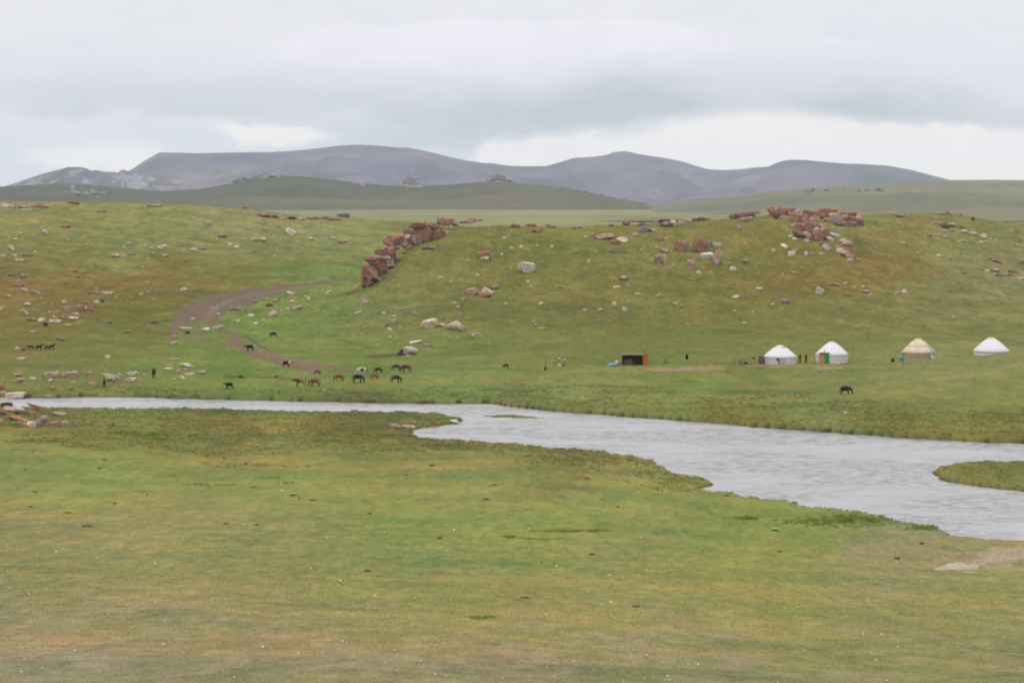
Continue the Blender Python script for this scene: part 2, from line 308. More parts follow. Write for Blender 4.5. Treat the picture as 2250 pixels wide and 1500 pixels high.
def ground_colour(X, Y, Zv):
    Yc = np.maximum(Y, 12); px, py = to_px(X, Yc, Zv)
    sh = px.shape; px = px.ravel(); py = py.ravel(); X = X.ravel(); Y = Y.ravel()
    wx = px+fbm(X/14, Y/14, 3, .5, 20)*55; wy = py+fbm(X/11, Y/11, 3, .5, 21)*30*sstep(Y, 60, 200)
    num = np.zeros((len(px), 3)); den = np.zeros(len(px))
    for (cx, cy), c in zip(CPA[:, :2], CPL):
        w = 1.0/(((wx-cx)**2+(1.9*(wy-cy))**2)+900)**2; num += w[:, None]*c; den += w
    col = num/den[:, None]
    far = sstep(Y, 1020, 1300)[:, None]; col = col*(1-far)+far*np.array(lin((156, 156, 112)))/EILL
    n1 = fbm(X/9, Y/9, 4, .55, 30); n2 = fbm(X/2.4, Y/5.5, 4, .6, 31); n3 = fbm(X/24, Y/17, 4, .5, 32); n4 = fbm(X/.45, Y/2.2, 3, .6, 33); n5 = fbm(X/2.4, Y/7, 4, .6, 37)
    near = (1-sstep(Y, 150, 320)); v = 1+0.08*n1+0.10*n2+0.08*n3+near*0.13*n4
    col = col*v[:, None]
    warm = np.clip(n3*0.8+n2*0.5+0.35*n1, -1, 1)
    col[:, 0] *= 1+(0.15-0.07*sstep(Y, 400, 500))*warm; col[:, 2] *= 1-0.10*warm; col[:, 1] *= 1-0.02*warm
    # yellowed and fresh patches in the meadow, ochre heath on the slopes
    y1 = (sstep(n5, .15, .6)*near)[:, None]; col = col*(1-.28*y1)+.28*y1*np.array(lin((168, 150, 72)))/EILL
    g1 = (sstep(fbm(X/2.6, Y/8, 4, .6, 34), .2, .7)*near)[:, None]; col = col*(1-.30*g1)+.30*g1*np.array(lin((128, 143, 70)))/EILL
    t1 = (sstep(fbm(X/1.3, Y/5.0, 4, .6, 38), .1, .55)*(1-sstep(Y, 80, 150)))[:, None]; col = col*(1-.42*t1)+.42*t1*np.array(lin((170, 155, 125)))/EILL
    heath = (sstep(fbm(X/20, Y/22, 4, .55, 35), .1, .6)*sstep(Y, 500, 600)*(1-sstep(Y, 760, 850)))[:, None]; col = col*(1-.13*heath)+.13*heath*np.array(lin((140, 112, 60)))/EILL
    fr = (sstep(fbm(X/15, Y/18, 4, .55, 36), .15, .65)*sstep(Y, 380, 420)*(1-sstep(Y, 760, 850)))[:, None]; col = col*(1-.12*fr)+.12*fr*np.array(lin((112, 134, 64)))/EILL
    f5 = sstep(Y, 440, 600)[:, None]; gr = col.mean(1, keepdims=True); col = col*(1-.08*f5)+gr*.08*f5; n7 = fbm(X/1.5, Y/3.5, 3, .7, 40)[:, None]; col = col*(1+f5*.16*n7); n6 = fbm(X/4.0, Y/6.0, 4, .65, 39)[:, None]; col = col*(1+f5*(np.array([-.05, -.05, -.20])+.12*n6*np.array([1.2, 1, .8])))
    nr_ = (1-sstep(Y, 200, 330))[:, None]; gm = col.mean(1, keepdims=True); col = (col*(1-.07*nr_)+gm*.07*nr_)*(1+.03*nr_)
    gm = col.mean(1, keepdims=True); col = (col*.94+gm*.06)*1.02
    return col.reshape(sh+(3,)), px.reshape(sh), py.reshape(sh)
# bare ground and other toned strips: strokes (row by row: points with half height in photo pixels), colour, solid -> is it cut out as the track
STROKES = [
 ([(760,616,2),(720,620,3),(680,625,4),(640,630,7),(600,638,10),(560,646,15),(520,656,19),(480,668,24),(450,680,26),(430,690,22)], (128,112,98), 1),
 ([(450,685,20),(462,700,14),(470,712,6),(482,718,4),(496,726,4),(508,735,5),(517,745,6),(524,755,7)], (134,114,98), 1),
 ([(420,690,14),(400,702,12),(388,715,9),(382,727,7),(378,738,4)], (130,112,98), 1),
 ([(418,712,5),(428,722,4),(436,732,4),(448,742,4),(460,748,2)], (138,120,98), 1),
 ([(500,750,3),(525,758,7),(550,772,10),(580,782,10),(610,789,11),(640,797,12),(670,804,12),(690,812,8),(700,818,3)], (136,114,96), 1),
 ([(670,799,7),(700,802,5),(730,806,4),(760,809,3),(776,811,2)], (140,116,98), 1),
 ([(380,735,2),(420,745,2),(470,752,2),(510,760,3)], (128,122,84), 0), ([(540,735,1.5),(555,748,2),(570,760,2),(590,768,2)], (112,104,80), 0),
 ([(806,783,2),(830,783,4),(862,780,4),(880,779,3)], (108,96,80), 1),
 ([(1060,857,1.5),(1100,858,3),(1150,857,2)], (124,108,84), 0), ([(1090,885,2),(1110,883,3),(1135,879,3),(1155,876,2)], (160,135,105), 0),
 ([(1000,888,1.5),(1060,886,2),(1100,886,2)], (158,132,105), 0),
 ([(1420,811,2),(1450,812,4),(1490,811,4),(1530,808,6),(1560,808,6),(1590,810,3)], (166,142,112), 1),
 ([(1200,822,2.5),(1183,830,3),(1200,838,3),(1250,848,3),(1300,856,3)], (145,142,88), 0), ([(1190,826,2),(1240,818,2),(1300,814,2),(1420,806,2),(1600,803,2)], (143,141,88), 0),
 ([(1300,868,2),(1400,868,4),(1500,872,4),(1650,872,3),(1800,880,3)], (148,142,92), 0),
 ([(1640,803,1.5),(1700,804,2.5),(1790,806,2.5),(1880,806,3),(2000,806,3),(2090,800,2)], (146,138,92), 0),
 ([(1655,802,1.5),(1700,803,3),(1760,803,2.5),(1800,804,3),(1850,803,2)], (150, 138, 96), 0), ([(700,624,1),(600,640,2),(520,656,4),(470,676,5),(455,700,3)], (142, 124, 108), 0), ([(540,762,1.5),(600,780,2.5),(680,800,2)], (148, 126, 106), 0), ([(980,620,1.2),(1200,640,1.5),(1420,628,1.2)], (112, 112, 62), 0), ([(820,690,1),(960,672,1.4),(1150,700,1)], (112, 110, 60), 0), ([(60,690,1.2),(200,700,1.5),(330,690,1.2)], (112, 108, 58), 0),  # the last ones draw thin darker olive lines across the slopes
 ([(1690,804,1),(1702,806,2),(1715,806,2)], (165,150,110), 0), ([(1795,808,2),(1815,810,4),(1835,811,3),(1848,808,2)], (172,150,120), 0),
 ([(2180,782,1.5),(2210,776,2),(2250,770,3)], (150,130,96), 0),
 ([(2060,1249,3),(2085,1246,7),(2112,1243,9),(2140,1243,6)], (204,192,174), 0), ([(2135,1234,7),(2165,1227,12),(2195,1223,16),(2225,1219,15),(2260,1216,13)], (186,166,142), 0),
 ([(1860,1212,6),(1920,1207,12),(1980,1206,12),(2050,1212,10),(2120,1222,10)], (160,146,108), 0),
 ([(560,828,2),(600,829,3),(650,832,2)], (124,104,72), 0), ([(495,828,3),(520,828,3),(540,828,2)], (112,98,66), 0),
 ([(640,833,2),(690,834,2)], (124,104,72), 0), ([(1880,985,2),(1990,995,2)], (124, 110, 70), 0),
 ([(290,950,3),(320,953,4),(360,955,3)], (98, 110, 52), 0), ([(1140,1181,2),(1200,1184,3),(1240,1182,2)], (112, 124, 54), 0), ([(1850,1137,3),(1890,1137,6),(1930,1146,4)], (104, 122, 52), 0),
 ([(900,635,1.5),(940,640,1.5)], (150,140,80), 0), ([(740,745,1),(790,757,1.5),(820,766,1)], (96, 98, 52), 0),
 ([(1590,430,4),(1610,415,4),(1635,400,3)], (90,110,90), 0)]
def bare(px, py, X, Y):
    """list of (mask, colour, solid)"""
    out = []; wob = fbm(X/3.5, Y/6, 3, .6, 50)+fbm(X/1.1, Y/3.0, 3, .6, 51)*1.3*(1-sstep(Y, 240, 330))
    for pts, c, solid in STROKES:
        xs = [p[0] for p in pts]; ys = [p[1] for p in pts]
        w = (px > min(xs)-60) & (px < max(xs)+60) & (py > min(ys)-50) & (py < max(ys)+50) & (Y < 1000)
        m = np.zeros(px.shape)
        if w.any():
            a = px[w]; b = py[w]; best = np.zeros(a.shape)
            for p, q in zip(pts[:-1], pts[1:]):
                ex, ey = q[0]-p[0], q[1]-p[1]; L = ex*ex+ey*ey
                # heights count more than widths: the ground is seen at a grazing angle
                t = np.clip(((a-p[0])*ex+(b-p[1])*ey)/L, 0, 1); r = p[2]+(q[2]-p[2])*t
                d = np.hypot((a-p[0]-t*ex)*0.55, b-p[1]-t*ey)
                best = np.maximum(best, 1-sstep(d/r*(1+0.35*wob[w]), 0.72, 1.08))
            m[w] = best
        out.append((m, np.array(lin(c))/EILL, solid))
    return out
# ------------------------------------------------------------------ ground sheet
cols = np.concatenate([np.linspace(-.80, -.31, 22), np.linspace(-.305, -.235, 24), np.arange(-.2335, .2335, .00076), np.linspace(.235, .305, 24), np.linspace(.31, .80, 22)])
ry = [-60.0]
while ry[-1] < 1395:
    y = ry[-1]
    if y < 28: d = 4.0
    elif y < 960: d = min(max(y*y*2.6/166500, .34), 1.45)
    else: d = min(1.45*1.06**((y-960)/12), 14)
    ry.append(y+d)
ry = np.array(ry)
fan = ry[:, None]+22.0
GX = cols[None, :]*fan; GY = np.repeat(ry[:, None], len(cols), 1)
GZ = terrain(GX, GY)
TC, TPXX, TPYY = ground_colour(GX, GY, GZ)
solid = np.zeros(GX.shape)
for m, c, s in bare(TPXX, TPYY, GX, GY):
    TC = TC*(1-m[..., None]*.92)+c*m[..., None]*.92
    if s: solid = np.maximum(solid, m)
# wet, dark soil where the bank is cut by the water
cut = (GY > 195) & (GY < 440) & (GZ < 0.16); cut[cut] = sdist(MARSH, GX[cut], GY[cut]) > 2.5; TC[cut] = np.array(lin((98, 88, 62)))/EILL
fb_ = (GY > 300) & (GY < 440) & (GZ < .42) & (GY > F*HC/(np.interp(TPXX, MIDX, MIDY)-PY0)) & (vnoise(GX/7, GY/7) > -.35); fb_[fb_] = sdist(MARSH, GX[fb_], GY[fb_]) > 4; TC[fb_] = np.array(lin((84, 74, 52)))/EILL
NR, NC = GX.shape
idx = np.arange(NR*NC).reshape(NR, NC)
quad = np.stack([idx[:-1, :-1], idx[:-1, 1:], idx[1:, 1:], idx[1:, :-1]], -1).reshape(-1, 4)
fs = (solid[:-1, :-1]+solid[1:, 1:]+solid[1:, :-1]+solid[:-1, 1:]).reshape(-1)/4 > 0.6
def ground_mat(name, bumpk=0.35, fine=True):
    m = bpy.data.materials.new(name); m.use_nodes = True; nt = m.node_tree; nt.nodes.clear(); g = G(nt)
    at = g.n('ShaderNodeAttribute', attribute_name='tint'); geo = g.n('ShaderNodeNewGeometry'); pos = geo.outputs['Position']
    ms_ = g.n('ShaderNodeMapping'); ms_.inputs['Scale'].default_value = (1.2, .42, 1.2); nt.links.new(pos, ms_.inputs[0]); ps = ms_.outputs[0]
    n1 = g.noise(ps, 0.9, 4, .6); n2 = g.noise(ps, 6.0, 3, .65); n3 = g.noise(ps, 24.0, 2, .6)
    f = g.m('ADD', g.m('MULTIPLY', g.m('SUBTRACT', n1, .5), .85), g.m('ADD', g.m('MULTIPLY', g.m('SUBTRACT', n2, .5), .8), g.m('MULTIPLY', g.m('SUBTRACT', n3, .5), .5)))
    sc1 = g.n('ShaderNodeVectorMath', operation='SCALE'); nt.links.new(at.outputs['Color'], sc1.inputs[0]); g.put(sc1.inputs[3], g.m('ADD', 1.0, f))
    hs = g.n('ShaderNodeHueSaturation'); nt.links.new(sc1.outputs[0], hs.inputs['Color'])
    g.put(hs.inputs['Hue'], g.m('ADD', .5, g.m('MULTIPLY', g.m('SUBTRACT', g.noise(pos, 2.3, 3, .6), .5), .045)))
    df = g.n('ShaderNodeBsdfDiffuse'); nt.links.new(hs.outputs[0], df.inputs[0])
    b = g.n('ShaderNodeBump'); b.inputs['Strength'].default_value = bumpk; b.inputs['Distance'].default_value = 0.35
    g.put(b.inputs['Height'], g.m('ADD', g.m('MULTIPLY', n1, .7), g.m('MULTIPLY', n2, .25))); nt.links.new(b.outputs[0], df.inputs['Normal'])
    o = g.n('ShaderNodeOutputMaterial'); nt.links.new(df.outputs[0], o.inputs[0]); return m
M_GRASS = ground_mat('grassland'); M_DIRT = ground_mat('bare_earth', .15)
VERT = np.stack([GX, GY, GZ], -1).reshape(-1, 3); TCV = TC.reshape(-1, 3)
def sub_sheet(name, faces, mat):
    u, inv = np.unique(faces, return_inverse=True); me = mesh_np(name, VERT[u], inv.reshape(-1, 4)); add_col(me, TCV[u])
    o = link(name, me, mat); tag(o, kind='structure'); return o
sub_sheet('ground', quad[~fs], M_GRASS)
sub_sheet('dirt_track', quad[fs], M_DIRT)
# ------------------------------------------------------------------ the plain beyond the ridges, far hills and mountains
def sheet_grid(name, fz, ylist, pxs, colour, mat):
    Yg = np.repeat(np.asarray(ylist, float)[:, None], len(pxs), 1); Pg = np.repeat(np.asarray(pxs, float)[None, :], len(ylist), 0)
    Xg = (Pg-PX0)/F*Yg; Zg = fz(Pg, Yg, Xg); V = np.stack([Xg, Yg, Zg], -1).reshape(-1, 3)
    i = np.arange(len(V)).reshape(Yg.shape); q = np.stack([i[:-1, :-1], i[:-1, 1:], i[1:, 1:], i[1:, :-1]], -1).reshape(-1, 4)
    me = mesh_np(name, V, q); add_col(me, colour(Pg, Yg, Xg, Zg).reshape(-1, 3)); o = link(name, me, mat); tag(o, kind='structure'); return o
pxs_far = np.concatenate([np.arange(-3600, -200, 60), np.arange(-200, 2450, 5), np.arange(2450, 5900, 60)])
def plain_z(P_, Y, X): 
    return np.interp(Y, [1380, 1900, 3700, 4300], [17.6, 18.6, 21.6, 22.5])+fbm(X/160, Y/260, 3, .5, 60)*0.8*sstep(Y, 1400, 1700)
def plain_c(P_, Y, X, Zv):
    n = fbm(X/110, Y/260, 4, .55, 61)[..., None]; m = fbm(X/400, Y/500, 3, .5, 62)[..., None]
    return np.array(lin((152, 153, 110)))/EILL*(1+.13*n)*np.array([1+0, 1, 1])*(1+m*np.array([.06, 0, -.02]))
M_FAR = ground_mat('distant_grass', 0.0)
sheet_grid('plain', plain_z, np.concatenate([np.arange(1385, 2000, 25), np.arange(2000, 4400, 50)]), pxs_far[::3], plain_c, M_FAR)
def ridge(pts): 
    xs = [p[0] for p in pts]; ys = [p[1] for p in pts]
    return lambda q: np.interp(q, xs, ys)
def hill_fn(rl, Y0, Y1, zb, amp, seed, sharp=1.0, rough=0.0):
    def fz(Pg, Yg, Xg):
        zr = HC-(rl(Pg)-PY0)*Y1/F
        Ya0 = Y0(Pg) if callable(Y0) else Y0
        t = np.clip((Yg-Ya0)/(Y1-Ya0), 0, 1); s = (t**sharp)*0.55+0.45*t*t*(3-2*t)
        back = np.clip((Yg-Y1)/(Y1-Ya0), 0, 2)
        zz_ = zb+(zr-zb)*s-(zr-zb)*back*1.1-back*30
        mid = np.sin(np.pi*np.clip(t, 0, 1))*np.sqrt(1-np.clip(t, 0, 1))*1.3*(back <= 0)
        n = fbm(Xg/(Y1*.035), Yg/(Y1*.06), 4, .5, seed)
        gl = -np.abs(fbm(Xg/(Y1*.018)+fbm(Xg/500, Yg/500, 2, .5, seed+3)*1.2, Yg/(Y1*.12), 3, .5, seed+1))*1.1
        zz_ = zz_+mid*(amp*n+amp*rough*gl)*np.clip((zr-zb)/60, 0, 1.5)
        return zz_
    return fz
R_RIGHT = ridge([(900,470),(1200,468),(1330,458),(1440,446),(1520,438),(1600,430),(1700,420),(1850,409),(1950,405),(2040,399),(2100,396),(2180,395),(2250,396),(2600,392),(3500,400),(6000,420)])
R_MID = ridge([(-3600,420),(-600,405),(-200,415),(0,410),(60,407),(120,403),(180,404),(260,412),(350,420),(430,416),(520,402),(570,392),(610,388),(650,387),(720,393),(790,402),(850,408),(930,409),(1000,405),(1050,400),(1100,400),(1180,406),(1250,413),(1300,425),(1370,438),(1430,448),(1500,458),(1600,470),(1900,475)])
R_LOW = ridge([(-3600,440),(-200,440),(250,442),(380,442),(470,436),(560,432),(680,434),(800,440),(950,442),(1050,428),(1150,424),(1260,432),(1400,450),(1500,462)])
MID_FN = hill_fn(R_MID, 4250, 5400, 20, 24, 71, .9, .9); LOW_FN = hill_fn(R_LOW, 3750, 4450, 20, 10, 75, .9, .8); RGT_FN = hill_fn(R_RIGHT, lambda q: np.interp(q, [1300, 1500, 1650, 1900, 2250], [3500, 3000, 2300, 1900, 1750]), 5600, 18.6, 12, 79, .9, .5)
def hill_c(base, seed, var=.10):
    def f(Pg, Yg, Xg, Zv):
        n = fbm(Xg/120, Yg/260, 4, .55, seed)[..., None]; m = fbm(Xg/420, Yg/600, 3, .5, seed+1)[..., None]
        return np.clip(np.array(lin(base))/EILL*(1+var*n+.10*m)*(1+m*np.array([.10, .0, -.06])), .01, .8)
    return f
px_h = np.concatenate([np.arange(-3600, -300, 80), np.arange(-300, 2500, 4), np.arange(2500, 5900, 80)])
sheet_grid('far_hills', MID_FN, np.concatenate([np.linspace(4250, 5400, 46), np.linspace(5440, 6400, 12)]), px_h[px_h < 1900], hill_c((110, 106, 82), 81, .13), M_FAR)
sheet_grid('far_hills', LOW_FN, np.concatenate([np.linspace(3750, 4450, 30), np.linspace(4480, 5100, 8)]), px_h[px_h < 1500], hill_c((114, 111, 88), 84, .12), M_FAR)
sheet_grid('far_hills', RGT_FN, np.concatenate([np.linspace(1750, 5600, 90), np.linspace(5650, 6900, 12)]), px_h[px_h > 880], hill_c((142, 138, 112), 87, .12), M_FAR)
R_CRAG = ridge([(-3600,430),(-500,424),(0,413),(40,400),(65,391),(90,383),(120,375),(150,367),(180,367),(192,371),(200,375),(215,374),(225,377),(250,378),(258,380),(268,373),(276,374),(286,379),(340,385),(420,400),(520,425)])
R_BIG = ridge([(150,430),(220,405),(262,385),(290,372),(320,352),(350,335),(370,335),(430,337),(520,335),(600,334),(650,331),(700,326),(745,320),(790,318),(830,320),(870,324),(900,325),(940,333),(980,343),(1010,352),(1040,362),(1065,376),(1090,394),(1130,420),(1200,440)])
R_SAD = ridge([(700,360),(900,345),(940,334),(980,344),(1020,352),(1060,358),(1085,359),(1100,362),(1130,365),(1160,365),(1200,365),(1225,358),(1262,347),(1300,345),(1330,341),(1350,334),(1375,332),(1400,338),(1430,343),(1465,348),(1500,355),(1530,365),(1555,372),(1590,374),(1625,372),(1660,368),(1690,366),(1760,372),(1900,420)])
R_EAST = ridge([(1350,450),(1450,436),(1560,415),(1620,395),(1660,378),(1690,366),(1705,358),(1722,353),(1745,351),(1770,352),(1850,359),(1900,361),(1950,364),(2000,373),(2050,386),(2090,396),(2150,412),(2300,430),(3000,440)])
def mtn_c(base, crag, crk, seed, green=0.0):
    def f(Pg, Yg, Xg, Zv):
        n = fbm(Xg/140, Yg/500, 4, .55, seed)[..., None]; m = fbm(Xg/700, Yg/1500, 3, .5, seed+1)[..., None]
        c = np.array(lin(base))/EILL*(1+.20*n+.20*m)*(1+m*np.array([.12, 0, -.06]))  # broad mottling: scree tone with a cloud-shadow look put into the colour
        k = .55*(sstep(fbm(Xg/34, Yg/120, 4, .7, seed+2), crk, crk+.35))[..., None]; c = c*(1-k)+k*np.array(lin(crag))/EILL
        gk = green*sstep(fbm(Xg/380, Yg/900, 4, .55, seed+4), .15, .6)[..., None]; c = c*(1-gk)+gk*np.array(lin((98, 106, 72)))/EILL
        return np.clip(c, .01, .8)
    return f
yr = lambda a, b: np.concatenate([np.linspace(a, b, 56), np.linspace(b+50, b+1800, 8)])
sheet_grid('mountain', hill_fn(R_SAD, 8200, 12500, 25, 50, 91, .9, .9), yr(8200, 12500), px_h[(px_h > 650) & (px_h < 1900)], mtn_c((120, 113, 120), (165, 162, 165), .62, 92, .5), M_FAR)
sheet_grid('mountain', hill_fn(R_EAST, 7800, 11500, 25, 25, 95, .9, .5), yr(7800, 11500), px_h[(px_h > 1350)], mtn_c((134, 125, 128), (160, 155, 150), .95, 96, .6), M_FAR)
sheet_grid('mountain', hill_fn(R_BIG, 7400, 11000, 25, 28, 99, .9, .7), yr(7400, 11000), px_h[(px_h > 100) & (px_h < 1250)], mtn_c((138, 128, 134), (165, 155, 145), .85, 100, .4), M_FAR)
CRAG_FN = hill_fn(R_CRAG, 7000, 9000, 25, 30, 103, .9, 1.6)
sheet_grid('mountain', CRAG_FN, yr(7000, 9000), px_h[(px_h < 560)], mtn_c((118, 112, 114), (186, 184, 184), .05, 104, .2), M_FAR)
def far_at(fn, px, py, y0, y1):
    Y = np.linspace(y0, y1, 800); Pg = np.full(Y.shape, px, float); X = (Pg-PX0)/F*Y; z = fn(Pg, Y, X); s = PY0+F*(HC-z)/Y
    h = np.nonzero(s <= py)[0]; i = h[0] if len(h) else int(np.argmin(s)); return X[i], Y[i], z[i]
# ------------------------------------------------------------------ water
me = bpy.data.meshes.new('river'); bm = bmesh.new()
vs = [bm.verts.new(p) for p in ((-330, 190, 0), (330, 190, 0), (420, 420, 0), (-420, 420, 0))]; bm.faces.new(vs); bm.to_mesh(me); bm.free()
mw = bpy.data.materials.new('river_water'); mw.use_nodes = True; nt = mw.node_tree; nt.nodes.clear(); g = G(nt)
geo = g.n('ShaderNodeNewGeometry'); mpw = g.n('ShaderNodeMapping'); mpw.inputs['Scale'].default_value = (.55, 1.0, 1.0); mpw.inputs['Rotation'].default_value = (0, 0, .25); nt.links.new(geo.outputs['Position'], mpw.inputs[0])
pv = mpw.outputs[0]
wn1 = g.noise(pv, .75, 4, .62, .4); wn2 = g.noise(pv, .22, 4, .6, .5); wn3 = g.noise(pv, 4.5, 3, .6)
pr = g.n('ShaderNodeBsdfPrincipled'); pr.inputs['Base Color'].default_value = (.21, .208, .205, 1); pr.inputs['IOR'].default_value = 1.33
g.put(pr.inputs['Roughness'], g.ramp(wn2, .3, .7, .16, .34)); 
wd = g.m('MULTIPLY', g.ramp(g.noise(pv, .07, 4, .6, .6), .40, .58), g.ramp(g.noise(pv, .9, 3, .7), .46, .56)); nt.links.new(g.mix(wd, (.235, .232, .235), (.10, .105, .085)), pr.inputs['Base Color'])  # dark weed patches and ripple contrast are put into the base colour
b = g.n('ShaderNodeBump'); b.inputs['Strength'].default_value = .9; b.inputs['Distance'].default_value = .16
g.put(b.inputs['Height'], g.m('ADD', wn1, g.m('MULTIPLY', wn3, .35))); nt.links.new(b.outputs[0], pr.inputs['Normal'])
o_ = g.n('ShaderNodeOutputMaterial'); nt.links.new(pr.outputs[0], o_.inputs[0])
tag(link('river', me, mw), kind='structure')
# ------------------------------------------------------------------ haze: closed box of even, thin air
hm = bpy.data.materials.new('haze_air'); hm.use_nodes = True; nt = hm.node_tree; nt.nodes.clear(); g = G(nt)
pvn = g.n('ShaderNodeVolumePrincipled'); pvn.inputs['Color'].default_value = (.68, .83, 1.0, 1); pvn.inputs['Density'].default_value = 3.2e-5; pvn.inputs['Anisotropy'].default_value = 0.2
o_ = g.n('ShaderNodeOutputMaterial'); nt.links.new(pvn.outputs[0], o_.inputs['Volume'])
me = bpy.data.meshes.new('haze'); bm = bmesh.new(); bmesh.ops.create_cube(bm, size=1.0); bm.to_mesh(me); bm.free()
hz = link('haze', me, hm); hz.scale = (28000, 16500, 403); hz.location = (0, 16500/2-1200, 403/2-2); tag(hz, kind='stuff')
# ------------------------------------------------------------------ rock materials and shapes
def rock_mat(name, c1, c2, lichen=None, lk=.2):
    m = bpy.data.materials.new(name); m.use_nodes = True; nt = m.node_tree; nt.nodes.clear(); g = G(nt)
    geo = g.n('ShaderNodeNewGeometry'); pos = geo.outputs['Position']; oi = g.n('ShaderNodeObjectInfo')
    f = g.ramp(g.noise(pos, 1.1, 4, .65), .35, .65); c = g.mix(f, seen(*c1, 1.28), seen(*c2, 1.30))
    if lichen: c = g.mix(g.m('MULTIPLY', g.ramp(g.noise(pos, .7, 4, .7, .3), .55-lk*.3, .72-lk*.3), .8), c, seen(*lichen, 1.2))
    c = g.mix(g.m('MULTIPLY', g.ramp(g.noise(pos, 5.0, 3, .7), .56, .75), .35), c, seen(95, 85, 76))
    vo = g.n('ShaderNodeTexVoronoi', feature='DISTANCE_TO_EDGE'); vo.inputs['Scale'].default_value = .55; nt.links.new(pos, vo.inputs['Vector'])
    c = g.mix(g.m('MULTIPLY', g.ramp(vo.outputs['Distance'], .0, .07, 1.0, .0), .35), c, seen(80, 66, 58))
    sc1 = g.n('ShaderNodeVectorMath', operation='SCALE'); nt.links.new(c, sc1.inputs[0]); g.put(sc1.inputs[3], g.m('ADD', .86, g.m('MULTIPLY', oi.outputs['Random'], .28)))
    df = g.n('ShaderNodeBsdfDiffuse'); nt.links.new(sc1.outputs[0], df.inputs[0])
    b = g.n('ShaderNodeBump'); b.inputs['Strength'].default_value = .7; b.inputs['Distance'].default_value = .25; g.put(b.inputs['Height'], g.noise(pos, 2.2, 4, .65)); nt.links.new(b.outputs[0], df.inputs['Normal'])
    o = g.n('ShaderNodeOutputMaterial'); nt.links.new(df.outputs[0], o.inputs[0]); return m
RM = {'w': rock_mat('pale_granite', (222, 216, 200), (206, 194, 174)), 'p': rock_mat('cream_granite', (214, 200, 180), (194, 174, 154), (196, 150, 118), .08),
      'k': rock_mat('pink_granite', (194, 170, 156), (168, 144, 132), (184, 134, 106), .25), 'r': rock_mat('red_granite', (166, 128, 112), (142, 112, 100), (180, 128, 98), .3),
      'o': rock_mat('orange_lichened_granite', (192, 146, 122), (172, 124, 100), (190, 134, 98), .5), 'g': rock_mat('grey_granite', (148, 140, 136), (124, 114, 108)),
      'l': rock_mat('distant_limestone', (170, 161, 152), (138, 130, 122)),
      'd': rock_mat('dark_granite_and_gap', (98, 82, 72), (78, 68, 62))}  # dark rock, also used for a crag block that paints a gap's shade
CN = {'w': 'whitish', 'p': 'cream', 'k': 'pinkish', 'r': 'reddish brown', 'o': 'orange', 'g': 'grey', 'd': 'dark brown'}
def ico(n):
    bm = bmesh.new(); bmesh.ops.create_icosphere(bm, subdivisions=n, radius=1.0); bm.verts.ensure_lookup_table()
    V = np.array([v.co[:] for v in bm.verts]); Fc = np.array([[v.index for v in f.verts] for f in bm.faces]); bm.free(); return V, Fc
ICO2 = ico(2); ICO3 = ico(3)
def rock_mesh(kind, seed, hi=False):
    r = np.random.RandomState(seed); V, Fc = ICO3 if hi else ICO2
    n = {'ang': 8, 'round': 16, 'slab': 8, 'block': 4}[kind]
    N = r.normal(size=(n, 3)); N /= np.linalg.norm(N, axis=1)[:, None]; H = r.uniform(.5, .95, n) if kind == 'ang' else r.uniform(.62, .95, n)
    if kind in ('block', 'slab'):
        B = np.array([[1, 0, 0], [-1, 0, 0], [0, 1, 0], [0, -1, 0], [0, 0, 1], [0, 0, -1]], float)+r.normal(size=(6, 3))*.14
        B /= np.linalg.norm(B, axis=1)[:, None]; N = np.vstack([N, B]); H = np.concatenate([H*1.12, r.uniform(.66, .8, 6)])
    d = V@N.T; rad = np.where(d > 1e-3, H[None, :]/np.maximum(d, 1e-3), 9).min(1); rad = np.minimum(rad, 1.15)
    W_ = V*rad[:, None]
    W_ = W_+V*(fbm(V[:, 0]*2.3+seed, V[:, 1]*2.3+V[:, 2]*1.7, 3, .5, seed % 17)*.06)[:, None]
    mn = W_.min(0); mx = W_.max(0); W_ = (W_-(mn+mx)/2)/(mx-mn)      # unit box
    me = mesh_np('rock_'+kind, W_, Fc, smooth=False); me.materials.append(RM['k']); return me
LIB = {k: [rock_mesh(k, 31*i+j*7+3) for i in range(9)] for j, k in enumerate(('ang', 'round', 'slab', 'block'))}
LIBH = {k: [rock_mesh(k, 57*i+j*9+5, True) for i in range(5)] for j, k in enumerate(('ang', 'round', 'slab', 'block'))}
def put_rock(name, me, mat, loc, dims, rot=(0, 0, 0), parent=None):
    o = bpy.data.objects.new(name, me); COL.objects.link(o); o.location = loc; o.scale = dims; o.rotation_euler = rot
    o.material_slots[0].link = 'OBJECT'; o.material_slots[0].material = mat
    if parent: o.parent = parent
    return o
